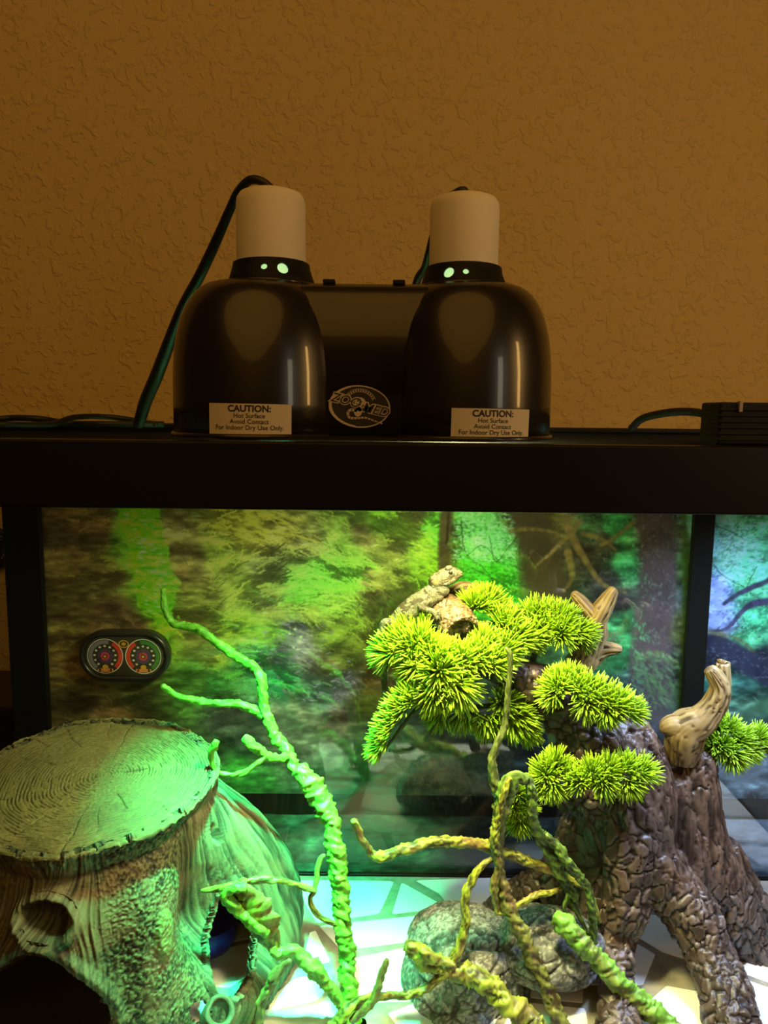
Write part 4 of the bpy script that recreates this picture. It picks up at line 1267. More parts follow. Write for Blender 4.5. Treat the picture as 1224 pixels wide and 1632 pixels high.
# grain zones: straight ridges on the broken trunk tops and the second trunk, scales elsewhere
gz = np.clip(sstep(1040, 1075, u) * sstep(1440, 1380, v), 0, 1)
gz = np.maximum(gz, sstep(1010, 1035, u + .35 * (1250 - v)) * sstep(1340, 1280, v) * sstep(900, 960, u))
gz = np.maximum(gz, sstep(1115, 1085, v) * sstep(1000, 900, u) * .6)
wx = V + .016 * np.stack([fbm(V * 30, 7, 2), fbm(V * 30, 17, 2), fbm(V * 30, 27, 2)], 1)
f1, f2v, cid = voro(wx * np.array([78, 78, 50]), 3, .98)
edge = f2v - f1
crack = sstep(.13, .02, edge)
cup = sstep(.08, .35, edge)
scale_d = -.0030 * crack + .0006 * cup + .0022 * (cid - .5) + .0008 * np.exp(-((edge - .17) / .05) ** 2)
rid = fbm(np.stack([V[:, 0] * 190, V[:, 1] * 190, V[:, 2] * 8], 1) + 1.2 * f[:, None], 12, 3)
rid2 = np.abs(fbm(np.stack([V[:, 0] * 110, V[:, 1] * 110, V[:, 2] * 6], 1) + .5 * f[:, None], 22, 2))
ridge_d = .0028 * rid - .0040 * sstep(.10, 0, rid2)
fine = fbm(V * 380, 33, 2)
lng = fbm(np.stack([V[:, 0] * 60 - V[:, 2] * 22, V[:, 1] * 60, V[:, 2] * 9], 1), 44, 3)
D = .006 * f * (1 - .5 * gz) + .005 * lng * (1 - .8 * gz) + scale_d * (1 - gz) + ridge_d * gz + .0006 * fine
D -= .030 * np.exp(-(((u - 935 - (v - 1395) * .15) / 27) ** 2 + ((v - 1395) / 62) ** 2)) * (V[:, 1] < .95)
V2 = V + N * D[:, None]
Fc = [f_ for f_ in Fc if max(V2[i, 2] for i in f_) > .0013]
V2[:, 2] = np.maximum(V2[:, 2], .0013)
V2[:, 1] = np.minimum(V2[:, 1], TY1 - .02)
base_c = mixc((.032, .017, .011), (.100, .062, .043), cid)
hi = np.exp(-((edge - .18) / .06) ** 2)
base_c = mixc(base_c, (.18, .14, .12), .40 * hi + .25 * (cid > .82))
cs1 = base_c * (1 - .85 * crack)[:, None]
cs2 = mixc((.028, .013, .007), (.155, .092, .056), np.clip(.5 + rid * 1.3, 0, 1)) * (1 - .75 * sstep(.08, 0, rid2))[:, None]
ct = cs1 * (1 - gz[:, None]) + cs2 * gz[:, None]
ct *= (1 + .35 * fine + .3 * f)[:, None]
M_bark = mat('driftwood_bark', 'attr', .42, spec=.5, bump=(600, .3, .0006))
obj('trunk', V2, Fc, M_bark, tree, col=np.clip(ct, .006, 1), label='scaly brown bark trunk and roots')

# smooth antler-like stubs
M_antler = mat('bare_wood', 'attr', .5, spec=.35, bump=(500, .25, .0005))
def antler(lists, name, tone=1.0, lab=None):
    mb = MB(); cols = []
    for n_, pts in enumerate(lists):
        q = []
        for px, py, Y, rp in pts:
            p = P(px, py, Y); dist = np.dot(p - np.array([0, 0, CAMZ]), -MC[:, 2]); q.append([*p, rp * dist / F])
        V, Fc, U, TH, D_ = tube(catmull(q, .0012), 56)
        c_, s_ = np.cos(TH), np.sin(TH)
        r_ = np.median([a[3] for a in q]) * 90
        g1 = fbm(np.stack([U * 30, c_ * 4.5 * r_, s_ * 4.5 * r_], 1), 9 + n_, 3)
        w_ = fbm(np.stack([U * 25, c_, s_], 1), 3 + n_, 2) * .8
        g2 = np.abs(fbm(np.stack([U * 11, c_ * 2.4 * r_ + w_, s_ * 2.4 * r_ + w_], 1), 19 + n_, 2))
        gv = sstep(.085, .0, g2)
        lump = fbm(V * 55, 29, 2)
        V = V + D_ * (.0009 * g1 - .0022 * gv + .0022 * lump)[:, None]
        col = mixc((.11, .055, .02), (.36, .255, .10), np.clip(.55 + 1.2 * g1, 0, 1)) * (1 - .85 * gv)[:, None] * tone
        mb.add(V, Fc); cols.append(col)
    return mb.build(name, M_antler, tree, col=np.clip(np.concatenate(cols), .006, 1), label=lab)
antler([[(915,1075,.955,22),(930,1048,.955,24),(945,1010,.952,22),(952,985,.95,17),(965,962,.948,14),(977,942,.945,9),(980,938,.945,5)],
        [(950,990,.95,14),(935,970,.952,12),(920,952,.955,10),(913,947,.955,6)],
        [(935,1048,.955,20),(960,1036,.95,14),(980,1035,.945,9),(990,1036,.944,6)]], 'forked_branch', lab='forked tan branch stub')
antler([[(1085,1210,.945,24),(1090,1180,.94,30),(1095,1160,.935,30),(1120,1145,.93,24),(1140,1120,.928,19),(1147,1095,.926,16),(1137,1075,.925,12),(1130,1066,.925,8)],
        [(1140,1130,.94,13),(1150,1100,.95,12),(1152,1060,.952,10),(1152,1056,.952,9)],
        [(1090,1160,.935,26),(1068,1158,.935,18),(1056,1162,.937,10)]], 'curled_branch', lab='curled tan branch stub')
# cork-like stub under the lizard, with a dark hollow end
V, Fc, N = blob([tb([(700,958,.945,20),(710,972,.935,28),(724,990,.92,33),(736,1006,.905,31)], 20, .004), tb([(715,968,.95,18),(695,985,.94,20),(700,1000,.935,16)], 14, .004)], .0012, 3)
f1, f2v, cid = voro(V * 170 + .5 * fbm(V * 60, 3, 2)[:, None], 5)
endc = P(738, 1010, .899); de = np.linalg.norm((V - endc) * np.array([1, .6, 1]), axis=1)
cr = sstep(.14, .02, f2v - f1)
V2 = V + N * (.0028 * fbm(V * 110, 8, 3) - .0022 * cr)[:, None] - np.array([-.2, -.8, -.4]) * (sstep(.020, .008, de) * .010)[:, None]
cc = mixc((.13, .065, .028), (.36, .25, .13), cid) * (1 - .7 * cr)[:, None] * (1 - .75 * sstep(.024, .016, de))[:, None]
obj('cork_stub', V2, Fc, M_bark, tree, col=np.clip(cc, .01, 1), label='rough cork-like stub with a dark broken end')
antler([[(715,985,.95,14),(716,960,.955,12),(722,945,.958,11),(740,936,.96,9),(756,940,.96,7),(762,948,.96,5)]], 'side_twig', .7, lab='reddish twig behind the lizard')

# needle tufts
def leaf_mesh(seed, n, L, wid, dome, flat):
    rg = np.random.RandomState(seed); mb = MB(); cols = []
    for i in range(n):
        # directions over a dome about +Z
        ct_ = 1 - (1 - math.cos(dome)) * (i + .5) / n
        ph = i * 2.399963 + rg.uniform(-.2, .2); st_ = math.sqrt(max(0, 1 - ct_ * ct_))
        d = np.array([st_ * math.cos(ph), st_ * math.sin(ph) * flat, ct_]); d += rg.normal(0, .07, 3); d /= np.linalg.norm(d)
        a = np.cross(d, [0.3, .2, 1.]); a /= np.linalg.norm(a); b = np.cross(d, a)
        l = L * rg.uniform(.8, 1.12); w = wid * rg.uniform(.8, 1.2)
        up_ = np.array([0, 0, 1.]) * l * .12
        rows = ((.10, .55, 0), (.45, 1.0, .3), (.82, .9, .8), (1.0, .28, 1.0))
        V = []
        for t, ww, bend_ in rows:
            c = d * l * t + up_ * bend_ * t
            for q in range(4):
                an = q * math.pi / 2
                V.append(c + (a * math.cos(an) * w + b * math.sin(an) * w * .7) * ww)
        Fq_ = []
        for r_ in range(3):
            for q in range(4): Fq_.append((r_ * 4 + q, r_ * 4 + (q + 1) % 4, (r_ + 1) * 4 + (q + 1) % 4, (r_ + 1) * 4 + q))
        Fq_.append((12, 13, 14, 15))
        mb.add(V, Fq_)
        k = rg.uniform(.8, 1.15)
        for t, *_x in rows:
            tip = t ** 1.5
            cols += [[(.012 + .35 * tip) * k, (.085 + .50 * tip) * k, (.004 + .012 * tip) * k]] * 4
    V = np.concatenate(mb.v)
    me = bpy.data.meshes.new('needle_tuft'); me.from_pydata(V.tolist(), [], mb.f)
    at = me.color_attributes.new('Col', 'FLOAT_COLOR', 'POINT'); c4 = np.ones((len(V), 4)); c4[:, :3] = cols
    at.data.foreach_set('color', c4.ravel()); me.polygons.foreach_set('use_smooth', [True] * len(me.polygons))
    me.materials.append(M_leaf); return me
M_leaf = mat('needle_plastic', 'attr', .38, spec=.45)
b_ = M_leaf.node_tree.nodes['Principled BSDF']
b_.inputs['Subsurface Weight'].default_value = .0
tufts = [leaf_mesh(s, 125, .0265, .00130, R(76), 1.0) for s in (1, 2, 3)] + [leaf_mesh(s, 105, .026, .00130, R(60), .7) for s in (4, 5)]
def tuft(px, py, Y, dx, dy, dz, sc=1.0, k=None):
    """dx right, dy towards the viewer, dz up: the way the tuft faces"""
    o = bpy.data.objects.new('needle_tuft', tufts[(int(px * 7 + py * 3) % 5) if k is None else k]); C.objects.link(o)
    o.parent = tree
    dy *= .7
    if dz > -.25: dz += .3
    o.location = Vector(P(px, py, Y)) - worigin(tree)
    qd = Vector((dx, -dy, dz)).normalized().to_track_quat('Z', 'Y')
    o.rotation_mode = 'QUATERNION'; o.rotation_quaternion = qd @ Matrix.Rotation((px * 13 + py) % 6.28, 3, 'Z').to_quaternion()
    o.scale = (sc, sc, sc)
TL = [
 # upper crown, left fan and fringe
 (625,1040,.90,-1,.5,-.1,1.15),(640,1025,.905,-.8,.6,.4,1.1),(655,1035,.895,-.4,.9,.1,1.05),(650,1008,.92,-.7,.5,.7,1.0),(668,1000,.925,-.3,.6,.8,.95),(668,1025,.90,-.2,.9,.5,1.1),
 (690,1045,.89,0,1,.4,1.15),(665,1060,.89,-.6,.9,-.2,1.1),(700,1070,.88,-.1,1,0,1.35),(712,1048,.89,.1,.9,.5,1.05),(735,1055,.89,.2,1,.4,1.15),(725,1090,.88,.2,1,-.3,1.35),(695,1100,.88,-.3,1,-.3,1.2),
 (760,1050,.895,.3,.9,.5,1.15),(785,1060,.895,.4,.9,.2,1.15),(770,1030,.91,.2,.7,.9,1.1),(800,1040,.905,.5,.8,.3,1.15),(755,970,.94,-.1,.6,1,1.1),(775,965,.945,.3,.5,1,1.1),(790,985,.94,.5,.6,.8,1.1),
 (805,1000,.93,.2,.8,.8,1.15),(820,1020,.92,.5,.8,.4,1.2),(845,1015,.93,.6,.7,.4,1.1),(785,1048,.90,.3,1,0,.95),(840,1022,.93,.6,.8,.1,.9),
 # right shelf of the crown
 (850,985,.945,-.1,.6,1,1.05),(870,985,.945,0,.7,1,1.05),(890,990,.94,.1,.8,.7,1.1),(902,992,.94,.1,.8,.8,.9),(895,1010,.93,0,1,0,1.05),(920,1008,.935,.4,.9,0,1.05),(870,1005,.935,-.1,1,.2,1.05),(928,1018,.94,.6,.7,-.2,.75),
 # drooping arm, lower left
 (685,1105,.885,-.6,.8,.5,1.1),(660,1118,.88,-.7,.7,.5,1.1),(645,1130,.88,-.8,.6,.4,1.05),(635,1148,.88,-.9,.5,.2,1.0),(625,1163,.88,-.9,.5,0,.95),(615,1180,.88,-.9,.4,-.2,.85),(607,1190,.88,-.8,.3,-.6,.8),
 # shaded underside fans
 (705,1130,.92,-.7,.5,-.4,1.1),(740,1130,.92,-.1,.7,-.6,1.15),(775,1140,.92,.1,.7,-.5,1.15),(800,1120,.92,.2,.9,-.1,1.15),(815,1140,.925,.3,.9,-.4,1.3),(828,1135,.93,.6,.8,0,1.1),(835,1158,.93,.5,.7,-.5,1.0),
 # mid shelf
 (890,1095,.90,-.4,.8,.4,1.0),(905,1085,.905,0,.7,.9,.95),(885,1105,.895,-.7,.8,-.2,.95),(920,1100,.895,0,.9,.5,1.05),(940,1105,.89,.2,.9,.5,1.05),(960,1115,.885,.2,.9,.5,1.05),(980,1125,.88,.4,.9,.4,1.05),(1000,1135,.88,.7,.8,.2,.95),(935,1120,.885,0,1,-.3,.95),(965,1130,.88,.1,1,-.4,.95),
 # low shelf
 (870,1235,.88,-.4,.8,.5,.95),(885,1220,.885,0,.7,.9,.9),(880,1250,.875,-.2,.9,-.3,.9),(860,1250,.88,-.7,.7,-.2,.85),(925,1245,.87,-.6,.8,.2,.9),(945,1235,.87,-.1,.8,.6,.95),(970,1230,.87,.1,.8,.7,.95),(995,1228,.87,.2,.8,.7,.95),(1020,1232,.87,.6,.8,.4,.95),(960,1245,.865,0,1,-.2,.9),(1000,1245,.865,.3,1,-.3,.9),(900,1238,.88,.2,.8,.6,.9),
 # right outer sprig
 (1140,1160,.975,-.2,.6,.8,.9),(1160,1165,.97,.2,.7,.7,.9),(1175,1180,.965,.5,.8,.4,.95),(1150,1190,.96,-.2,.9,-.1,.95),(1165,1200,.955,.2,.9,-.3,1.0),(1205,1180,.97,.6,.5,.7,.9),(1215,1190,.97,.8,.5,.1,.9),(1135,1185,.965,-.6,.7,-.1,.85),(1190,1195,.965,.4,.8,-.2,.85),
 # hanging sprig near the vine
 (826,1265,.865,.1,.7,.5,.7),(822,1290,.865,-.2,.9,-.1,.75),(828,1305,.865,-.3,.8,-.7,.85),(835,1285,.865,.4,.9,-.2,.7),
]
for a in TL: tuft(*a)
# wires that carry the tufts
M_stem = mat('stem_green', (.06, .10, .03), .5)
for pts in ([(800,1075,.95,7),(765,1075,.93,6),(725,1085,.90,5),(690,1110,.89,5),(655,1140,.885,4),(625,1180,.885,3),(612,1195,.885,2)],
            [(850,1095,.95,8),(850,1050,.95,6),(870,1010,.95,5),(915,1010,.95,4)], [(850,1060,.95,6),(800,1020,.95,6),(760,1000,.95,6),(720,1030,.93,5),(640,1035,.915,4)],
            [(830,1090,.95,6),(800,1120,.94,5),(720,1130,.93,4)], [(900,1150,.93,6),(910,1115,.91,5),(960,1125,.895,5),(1005,1140,.885,3)],
            [(920,1270,.90,6),(905,1250,.885,5),(960,1245,.88,5),(1025,1240,.875,3)], [(905,1252,.89,5),(875,1245,.885,4),(855,1255,.885,3)],
            [(1090,1170,.97,6),(1125,1165,.975,4),(1160,1180,.97,4),(1215,1195,.975,3)], [(900,1290,.92,6),(860,1250,.88,4),(835,1265,.868,4),(826,1310,.868,2)],
            [(745,1050,.94,5),(755,1000,.945,4),(800,990,.945,3)]):
    V, Fc = tb(pts, 8, .006); obj('stem', V, Fc, M_stem, tree)
# ================= jungle vines =================
M_vine = mat('vine_rubber', 'attr', .45, spec=.4, bump=(450, .4, .0008))
VC = {'lime': ((.10, .30, .025), (.20, .48, .035)), 'fresh': ((.10, .20, .02), (.20, .46, .05)), 'moss': ((.05, .038, .010), (.34, .38, .035)), 'brown': ((.045, .028, .012), (.20, .22, .04)), 'dark': ((.02, .025, .008), (.15, .26, .035)), 'stem': ((.04, .05, .012), (.14, .17, .035))}
def vine_part(name, pts, parent, style='moss', wrap_=.012, amp=.22, k=18, lab=None, seed=1, squash=None):
    q = []
    for px, py, Y, rp in pts:
        p = P(px, py, Y) if Y is not None else None
        dist = np.dot(p - np.array([0, 0, CAMZ]), -MC[:, 2]); q.append([*p, rp * dist / F])
    path = catmull(q, .0016)
    path[:, :3] += .0012 * np.stack([fbm(path[:, :3] * 60, seed, 2), fbm(path[:, :3] * 60, seed + 9, 2), fbm(path[:, :3] * 60, seed + 19, 2)], 1)
    V, Fc, U, TH, D = tube(path, k, squash=squash)
    r = np.interp(U, np.concatenate([[0], np.cumsum(np.linalg.norm(np.diff(path[:, :3], axis=0), axis=1))]), path[:, 3])
    ph = U / wrap_ + TH / (2 * math.pi) + .8 * fbm(np.stack([U * 60, np.cos(TH), np.sin(TH)], 1), seed + 3, 2)
    saw = (ph % 1); ridge = np.where(saw < .75, np.sin(saw / .75 * math.pi), 0) - .5
    nz_ = fbm(np.stack([U * 130, 1.6 * np.cos(TH), 1.6 * np.sin(TH)], 1), seed, 3)
    strand = fbm(np.stack([U * 35, 3.2 * np.cos(TH + U * 60), 3.2 * np.sin(TH + U * 60)], 1), seed + 7, 3)
    kn = fbm(np.stack([U * 95, 2.2 * np.cos(TH + U * 150), 2.2 * np.sin(TH + U * 150)], 1), seed + 50, 2)
    d = r * (amp * ridge * (.6 + .8 * nz_) + .34 * nz_ + .30 * strand + .35 * kn * (1 if squash is None else .3))
    V = V + D * d[:, None]
    V[:, 2] = np.maximum(V[:, 2], .0016)
    lo, hi = VC[style]
    t = np.clip(.5 + 1.5 * strand + .8 * nz_ + .45 * ridge + .6 * kn, 0, 1)
    col = mixc(lo, hi, t)
    pat = sstep(.05, .35, fbm(np.stack([U * 28, np.cos(TH), np.sin(TH)], 1), seed + 33, 2))
    col = mixc(col, (.17, .09, .04), pat * (.6 if style in ('moss', 'brown') else .5 if style == 'fresh' else .0))
    return obj(name, V, Fc, M_vine, parent, col=np.clip(col, .01, 1), label=lab)
def vroot(name, px, py, Y, lab):
    p = P(px, py, Y); return thing(name, (p[0], p[1], .0013), lab, 'vine')

v1 = vroot('climbing_vine', 560, 1632, .80, 'tallest bright green vine rising past the stump towards the gauge')
vine_part('main_stem', [(566,1650,.80,14),(560,1610,.805,13),(553,1540,.825,12.5),(547,1480,.84,13),(543,1420,.855,13),(537,1370,.865,14),(530,1320,.88,13),(520,1290,.89,15),(505,1262,.90,17),(488,1240,.905,13),(478,1222,.91,10)], v1, 'lime', .0085, .20, 22, seed=3)
vine_part('branch', [(500,1275,.895,8),(485,1245,.90,8),(468,1222,.91,8),(455,1190,.92,9),(440,1175,.925,9),(428,1150,.93,8),(420,1125,.935,8),(419,1100,.94,8),(416,1080,.945,7.5),(404,1062,.95,7),(380,1048,.955,7),(350,1028,.96,7),(320,1005,.965,6.5),(295,998,.97,6),(275,992,.97,5.5),(264,975,.972,5),(261,955,.975,4.5),(259,938,.975,4)], v1, 'lime', .012, .22, seed=5)
vine_part('branch', [(420,1140,.935,8),(405,1132,.935,7),(380,1122,.935,6.5),(350,1121,.935,6),(320,1118,.935,6),(295,1113,.935,6),(275,1105,.935,5),(257,1093,.935,4.5)], v1, 'lime', .012, .2, seed=8)
vine_part('side_shoot', [(462,1203,.915,6),(445,1208,.90,6),(430,1206,.89,7),(418,1200,.885,7),(405,1190,.88,8),(395,1182,.878,8),(388,1180,.877,7)], v1, 'lime', .010, .2, seed=11)
vine_part('side_shoot', [(425,1204,.885,5),(412,1215,.88,4.5),(395,1228,.875,4),(370,1235,.872,4),(350,1232,.87,4),(340,1220,.868,4),(337,1203,.867,5),(342,1188,.866,6),(345,1180,.866,5)], v1, 'lime', .014, .08, seed=13)

v2 = vroot('flattened_vine', 556, 1640, .79, 'thick green vine with a flattened leaf-like middle, beside the cave opening')
vine_part('main_stem', [(565,1650,.79,8),(550,1612,.80,8),(532,1585,.80,9),(514,1560,.80,11),(498,1540,.80,13),(480,1524,.80,10),(465,1516,.80,10),(445,1518,.80,10),(434,1508,.80,9)], v2, 'fresh', .022, .12, 20, seed=21)
vine_part('flat_blade', [(436,1512,.80,10),(425,1488,.80,22),(415,1465,.80,25),(402,1440,.80,23),(388,1422,.80,15),(375,1418,.80,7)], v2, 'moss', .030, .05, 20, seed=23, squash=(1.0, .35))
vine_part('branch', [(425,1490,.795,7),(405,1472,.795,9),(385,1455,.795,9),(368,1440,.795,9),(358,1428,.795,8),(370,1417,.795,7),(392,1414,.795,8)], v2, 'lime', .012, .2, seed=25)

v3 = vroot('thin_vine', 552, 1476, .835, 'thin mossy vine reaching left across the cave opening from the tallest vine')
vine_part('main_stem', [(551,1474,.838,3.3),(530,1470,.835,4.1),(508,1460,.83,4.1),(497,1445,.825,4.1),(495,1430,.825,3.3),(500,1420,.825,4.1),(480,1412,.82,4.9),(455,1404,.815,4.9),(430,1402,.81,5.3),(400,1404,.805,5.7),(370,1411,.80,6.6),(345,1417,.80,5.7),(320,1421,.80,2.5)], v3, 'moss', .014, .16, seed=31)
vine_part('branch', [(500,1420,.825,3.7),(505,1405,.83,4.1),(507,1385,.835,4.1),(512,1368,.84,4.5),(517,1363,.84,3.3)], v3, 'lime', .014, .16, seed=33)

v4 = vroot('arching_vine', 530, 1640, .78, 'mossy arching vine whose hooked tip points up near the middle of the tank')
vine_part('hooked_stem', [(955,1470,.86,3.5),(940,1425,.86,4.4),(915,1405,.86,5.3),(870,1384,.85,6.6),(830,1368,.845,7.9),(800,1358,.84,7.9),(770,1349,.835,8.8),(740,1343,.83,7.9),(700,1341,.82,7.9),(665,1347,.815,7.9),(630,1358,.81,8.8),(605,1366,.805,7.9),(590,1358,.805,6.2),(577,1338,.80,5.7),(568,1320,.80,6.2),(564,1308,.80,6.2)], v4, 'moss', .018, .12, seed=41)
vine_part('low_stem', [(785,1368,.83,4.4),(765,1382,.825,5.3),(748,1410,.82,7.0),(740,1440,.815,7.0),(742,1470,.81,7.0),(735,1500,.805,7.0),(722,1528,.80,7.0),(705,1550,.795,7.0),(685,1572,.79,6.6),(650,1586,.785,6.2),(615,1588,.78,6.2),(580,1592,.775,7.0),(555,1608,.77,8.8),(535,1630,.765,9.7),(515,1660,.76,9.7)], v4, 'moss', .016, .16, seed=43)
vine_part('twig', [(560,1628,.765,6.2),(585,1605,.77,6.6),(598,1585,.772,6.2),(606,1560,.775,5.7),(613,1540,.777,5.3),(618,1528,.778,3.5)], v4, 'brown', .012, .2, seed=45)

v5 = vroot('center_vine', 895, 1640, .80, 'upright vine in front of the tree ornament reaching into its upper tufts')
vine_part('main_stem', [(905,1670,.79,13.2),(888,1620,.80,12.3),(870,1570,.81,11.4),(850,1530,.815,12.3),(832,1490,.82,11.4),(815,1455,.825,10.6),(803,1420,.83,10.6),(797,1380,.835,7.9),(795,1340,.838,7.9),(797,1310,.84,9.7),(800,1280,.84,14.1),(796,1272,.84,11.4)], v5, 'brown', .016, .18, 20, seed=51)
vine_part('upper_stem', [(800,1282,.84,12.3),(793,1260,.84,10.6),(786,1235,.84,7.9),(786,1210,.842,6.2),(793,1185,.845,5.7),(803,1160,.85,5.3),(808,1130,.85,4.8),(811,1095,.85,4.4),(813,1060,.852,4.4),(811,1040,.853,4.4),(806,1032,.853,3.5)], v5, 'stem', .03, .08, 16, seed=52)
vine_part('tendril', [(812,1240,.83,4.4),(800,1275,.825,5.3),(793,1310,.825,6.2),(788,1335,.825,7.0),(790,1355,.825,7.0),(795,1380,.825,5.3),(787,1410,.825,6.2),(790,1440,.825,4.0),(796,1455,.825,3.5),(830,1440,.83,4.4),(860,1425,.84,4.4),(895,1418,.85,3.5)], v5, 'moss', .010, .36, seed=53)
vine_part('leaf_curl', [(800,1290,.835,8.8),(806,1265,.835,15.0),(815,1245,.835,15.0),(826,1238,.835,10.6),(838,1245,.835,7.9)], v5, 'dark', .012, .2, seed=55, squash=(1, .45))

v6 = vroot('twisted_vine', 945, 1545, .85, 'twisted dark green double vine looping down beside the driftwood roots')
vine_part('strand', [(822,1238,.84,4.4),(840,1242,.84,7.0),(848,1265,.84,8.8),(848,1290,.84,7.0),(852,1315,.845,7.9),(868,1345,.85,8.8),(885,1375,.85,8.8),(900,1405,.85,8.8),(912,1428,.85,7.9),(918,1450,.85,5.3),(930,1475,.85,3.5),(942,1500,.85,4.4),(952,1530,.85,7.0),(962,1552,.85,7.0)], v6, 'dark', .013, .3, seed=61)
vine_part('strand', [(868,1330,.84,6.2),(885,1345,.84,7.0),(905,1375,.84,7.0),(925,1398,.84,7.0),(938,1415,.84,6.2),(942,1440,.84,6.2),(945,1475,.845,6.2),(946,1505,.845,6.2),(950,1530,.845,7.9)], v6, 'dark', .012, .3, seed=63)
vine_part('strand', [(905,1425,.845,3.5),(900,1450,.845,3.5),(915,1475,.845,3.5),(935,1495,.845,3.5),(945,1515,.845,3.5)], v6, 'dark', .012, .2, seed=65)

v7 = vroot('blunt_vine', 1075, 1640, .78, 'thick blunt green vine slanting down to the right in front of the roots')
vine_part('main_stem', [(884,1463,.83,10),(895,1470,.825,14),(915,1490,.82,15),(945,1522,.815,15),(970,1550,.81,15),(1000,1578,.805,15),(1030,1605,.80,16),(1060,1632,.79,17),(1100,1680,.77,17)], v7, 'fresh', .05, .04, 20, seed=71)
v8 = vroot('stubby_vine', 850, 1640, .78, 'stubby yellow-green vine ending bluntly in front of the grey rock')
vine_part('main_stem', [(650,1504,.80,9),(662,1515,.80,13),(685,1532,.80,14),(710,1545,.80,14),(740,1552,.80,15),(765,1562,.795,15),(790,1580,.79,15),(810,1602,.785,16),(840,1625,.78,20),(860,1650,.77,20),(885,1690,.755,18)], v8, 'moss', .022, .14, 20, seed=81)
vine_part('branch', [(722,1540,.795,8),(700,1532,.795,8),(680,1520,.79,8),(670,1512,.79,5)], v8, 'moss', .014, .2, seed=83)
v9 = vroot('dry_twig', 412, 1640, .75, 'short dry brown twig leaning at the foot of the stump')
vine_part('main_stem', [(400,1680,.74,7),(410,1640,.745,7),(418,1600,.75,8),(430,1575,.755,8),(438,1555,.757,9),(450,1540,.76,6),(462,1530,.76,4)], v9, 'brown', .012, .26, seed=91)

# ================= lizard =================
LY = .925
liz = thing('bearded_dragon', tuple(P(655, 1000, LY)), 'young pale bearded dragon lizard climbing over the lime tufts, head raised', 'lizard')
def lz(pts, k=16, step=.002, squash=None):
    q = []
    for px, py, Y, rp in pts:
        p = P(px, py, Y); dist = np.dot(p - np.array([0, 0, CAMZ]), -MC[:, 2]); q.append([*p, rp * dist / F])
    V, Fc, *_ = tube(catmull(q, step), k, squash=squash); return V, Fc
def ls(px, py, Y, rx, ry, rz, ang=0):
    return sphere(P(px, py, Y), (rx, ry, rz), 20, 14, np.array(Matrix.Rotation(R(ang), 3, 'Y')))
k_ = 1 / 1330.
B = [
 lz([(700,938,LY,12),(690,946,LY,14.5),(676,956,LY,16.5),(660,967,LY,17),(645,979,LY,15.5),(632,991,LY,12.5),(622,1000,LY,9.5),(615,1012,LY,7),(612,1030,LY,6),(612,1050,LY-.002,5.2),(612,1075,LY-.003,4.6),(613,1100,LY-.003,4.2),(615,1135,LY-.003,3.6),(618,1165,LY-.003,2.6),(621,1198,LY-.003,1.4)], 18),
 # throat and jaw
 ls(700, 938, LY, 17 * k_, 14 * k_, 12 * k_, 20), ls(688, 945, LY - .002, 15 * k_, 13 * k_, 13 * k_, 0), ls(697, 950, LY - .002, 11 * k_, 10 * k_, 8 * k_, 0),
 # head: wedge from nape to snout
 ls(698, 925, LY, 16 * k_, 16 * k_, 12.5 * k_, -30), ls(710, 918, LY, 17 * k_, 14 * k_, 12.5 * k_, -24), ls(721, 914, LY, 14 * k_, 11 * k_, 10.5 * k_, 12), ls(730, 914, LY, 8 * k_, 7 * k_, 6 * k_, 25), ls(722, 921, LY, 13 * k_, 9 * k_, 7 * k_, -32),
 ls(713, 926, LY, 18 * k_, 12 * k_, 7.5 * k_, -28), ls(715, 905, LY - .006, 6 * k_, 3.5 * k_, 3.5 * k_, -15), ls(715, 905, LY + .006, 6 * k_, 3.5 * k_, 3.5 * k_, -15),
 # near front leg: shoulder, elbow, hand on the cork
 lz([(686,952,LY-.006,7),(676,962,LY-.012,6.2),(670,967,LY-.015,5.2),(680,971,LY-.018,4.6),(690,975,LY-.020,4.2),(695,980,LY-.021,4.6)], 12),
 # far front leg
 lz([(700,945,LY+.008,6),(708,955,LY+.010,5),(712,966,LY+.006,4)], 10),
 # near hind leg: knee up, shank down, foot on the tuft
 lz([(630,996,LY-.008,7.5),(618,992,LY-.012,7),(611,994,LY-.015,5.5),(608,1004,LY-.014,4.5),(603,1012,LY-.013,4),(600,1019,LY-.012,4)], 12),
 lz([(626,1002,LY+.006,5),(620,1006,LY+.004,4.5),(617,1014,LY+.002,4)], 10),
]
for i, (dx, dy) in enumerate(((-6, 8), (-3.5, 11), (0, 11), (4, 10), (6.5, 5))):   # hind toes
    B.append(lz([(600,1017,LY-.012,2.2),(600+dx*.6,1017+dy*.6,LY-.014,1.8),(600+dx,1017+dy,LY-.014,1.2)], 8, .001))
for i, (dx, dy) in enumerate(((5, -4), (8.5, 0), (9, 4), (6, 8.5), (1, 10))):     # fingers
    B.append(lz([(695,979,LY-.021,2.2),(695+dx*.6,979+dy*.6-1,LY-.024,1.8),(695+dx,979+dy,LY-.024,1.1)], 8, .001))
V, Fc, N = blob(B, .00075, 3)
u, v = proj(V)
f1, f2v, cid = voro(V * 430, 3)
sc_ = sstep(.02, .3, f2v - f1)
bandc = fbm(V * 95, 12, 3)
along = (u - 610) * .8 + (1000 - v) * .6
spots = sstep(-.04, .12, fbm(np.stack([V[:, 0] * 210, V[:, 1] * 150, V[:, 2] * 210], 1), 19, 2))
up_ = sstep(-.1, .5, N[:, 2] * .8 - N[:, 0] * .55)
body = (u < 692)
pale = np.array((.23, .215, .135)); tan = np.array((.060, .042, .016))
col = mixc(np.tile(pale, (len(V), 1)), tan, .85 * spots * np.where(body, .5 + .5 * up_, .45))
col *= (.45 + .55 * sc_)[:, None] * (.8 + .4 * cid)[:, None]
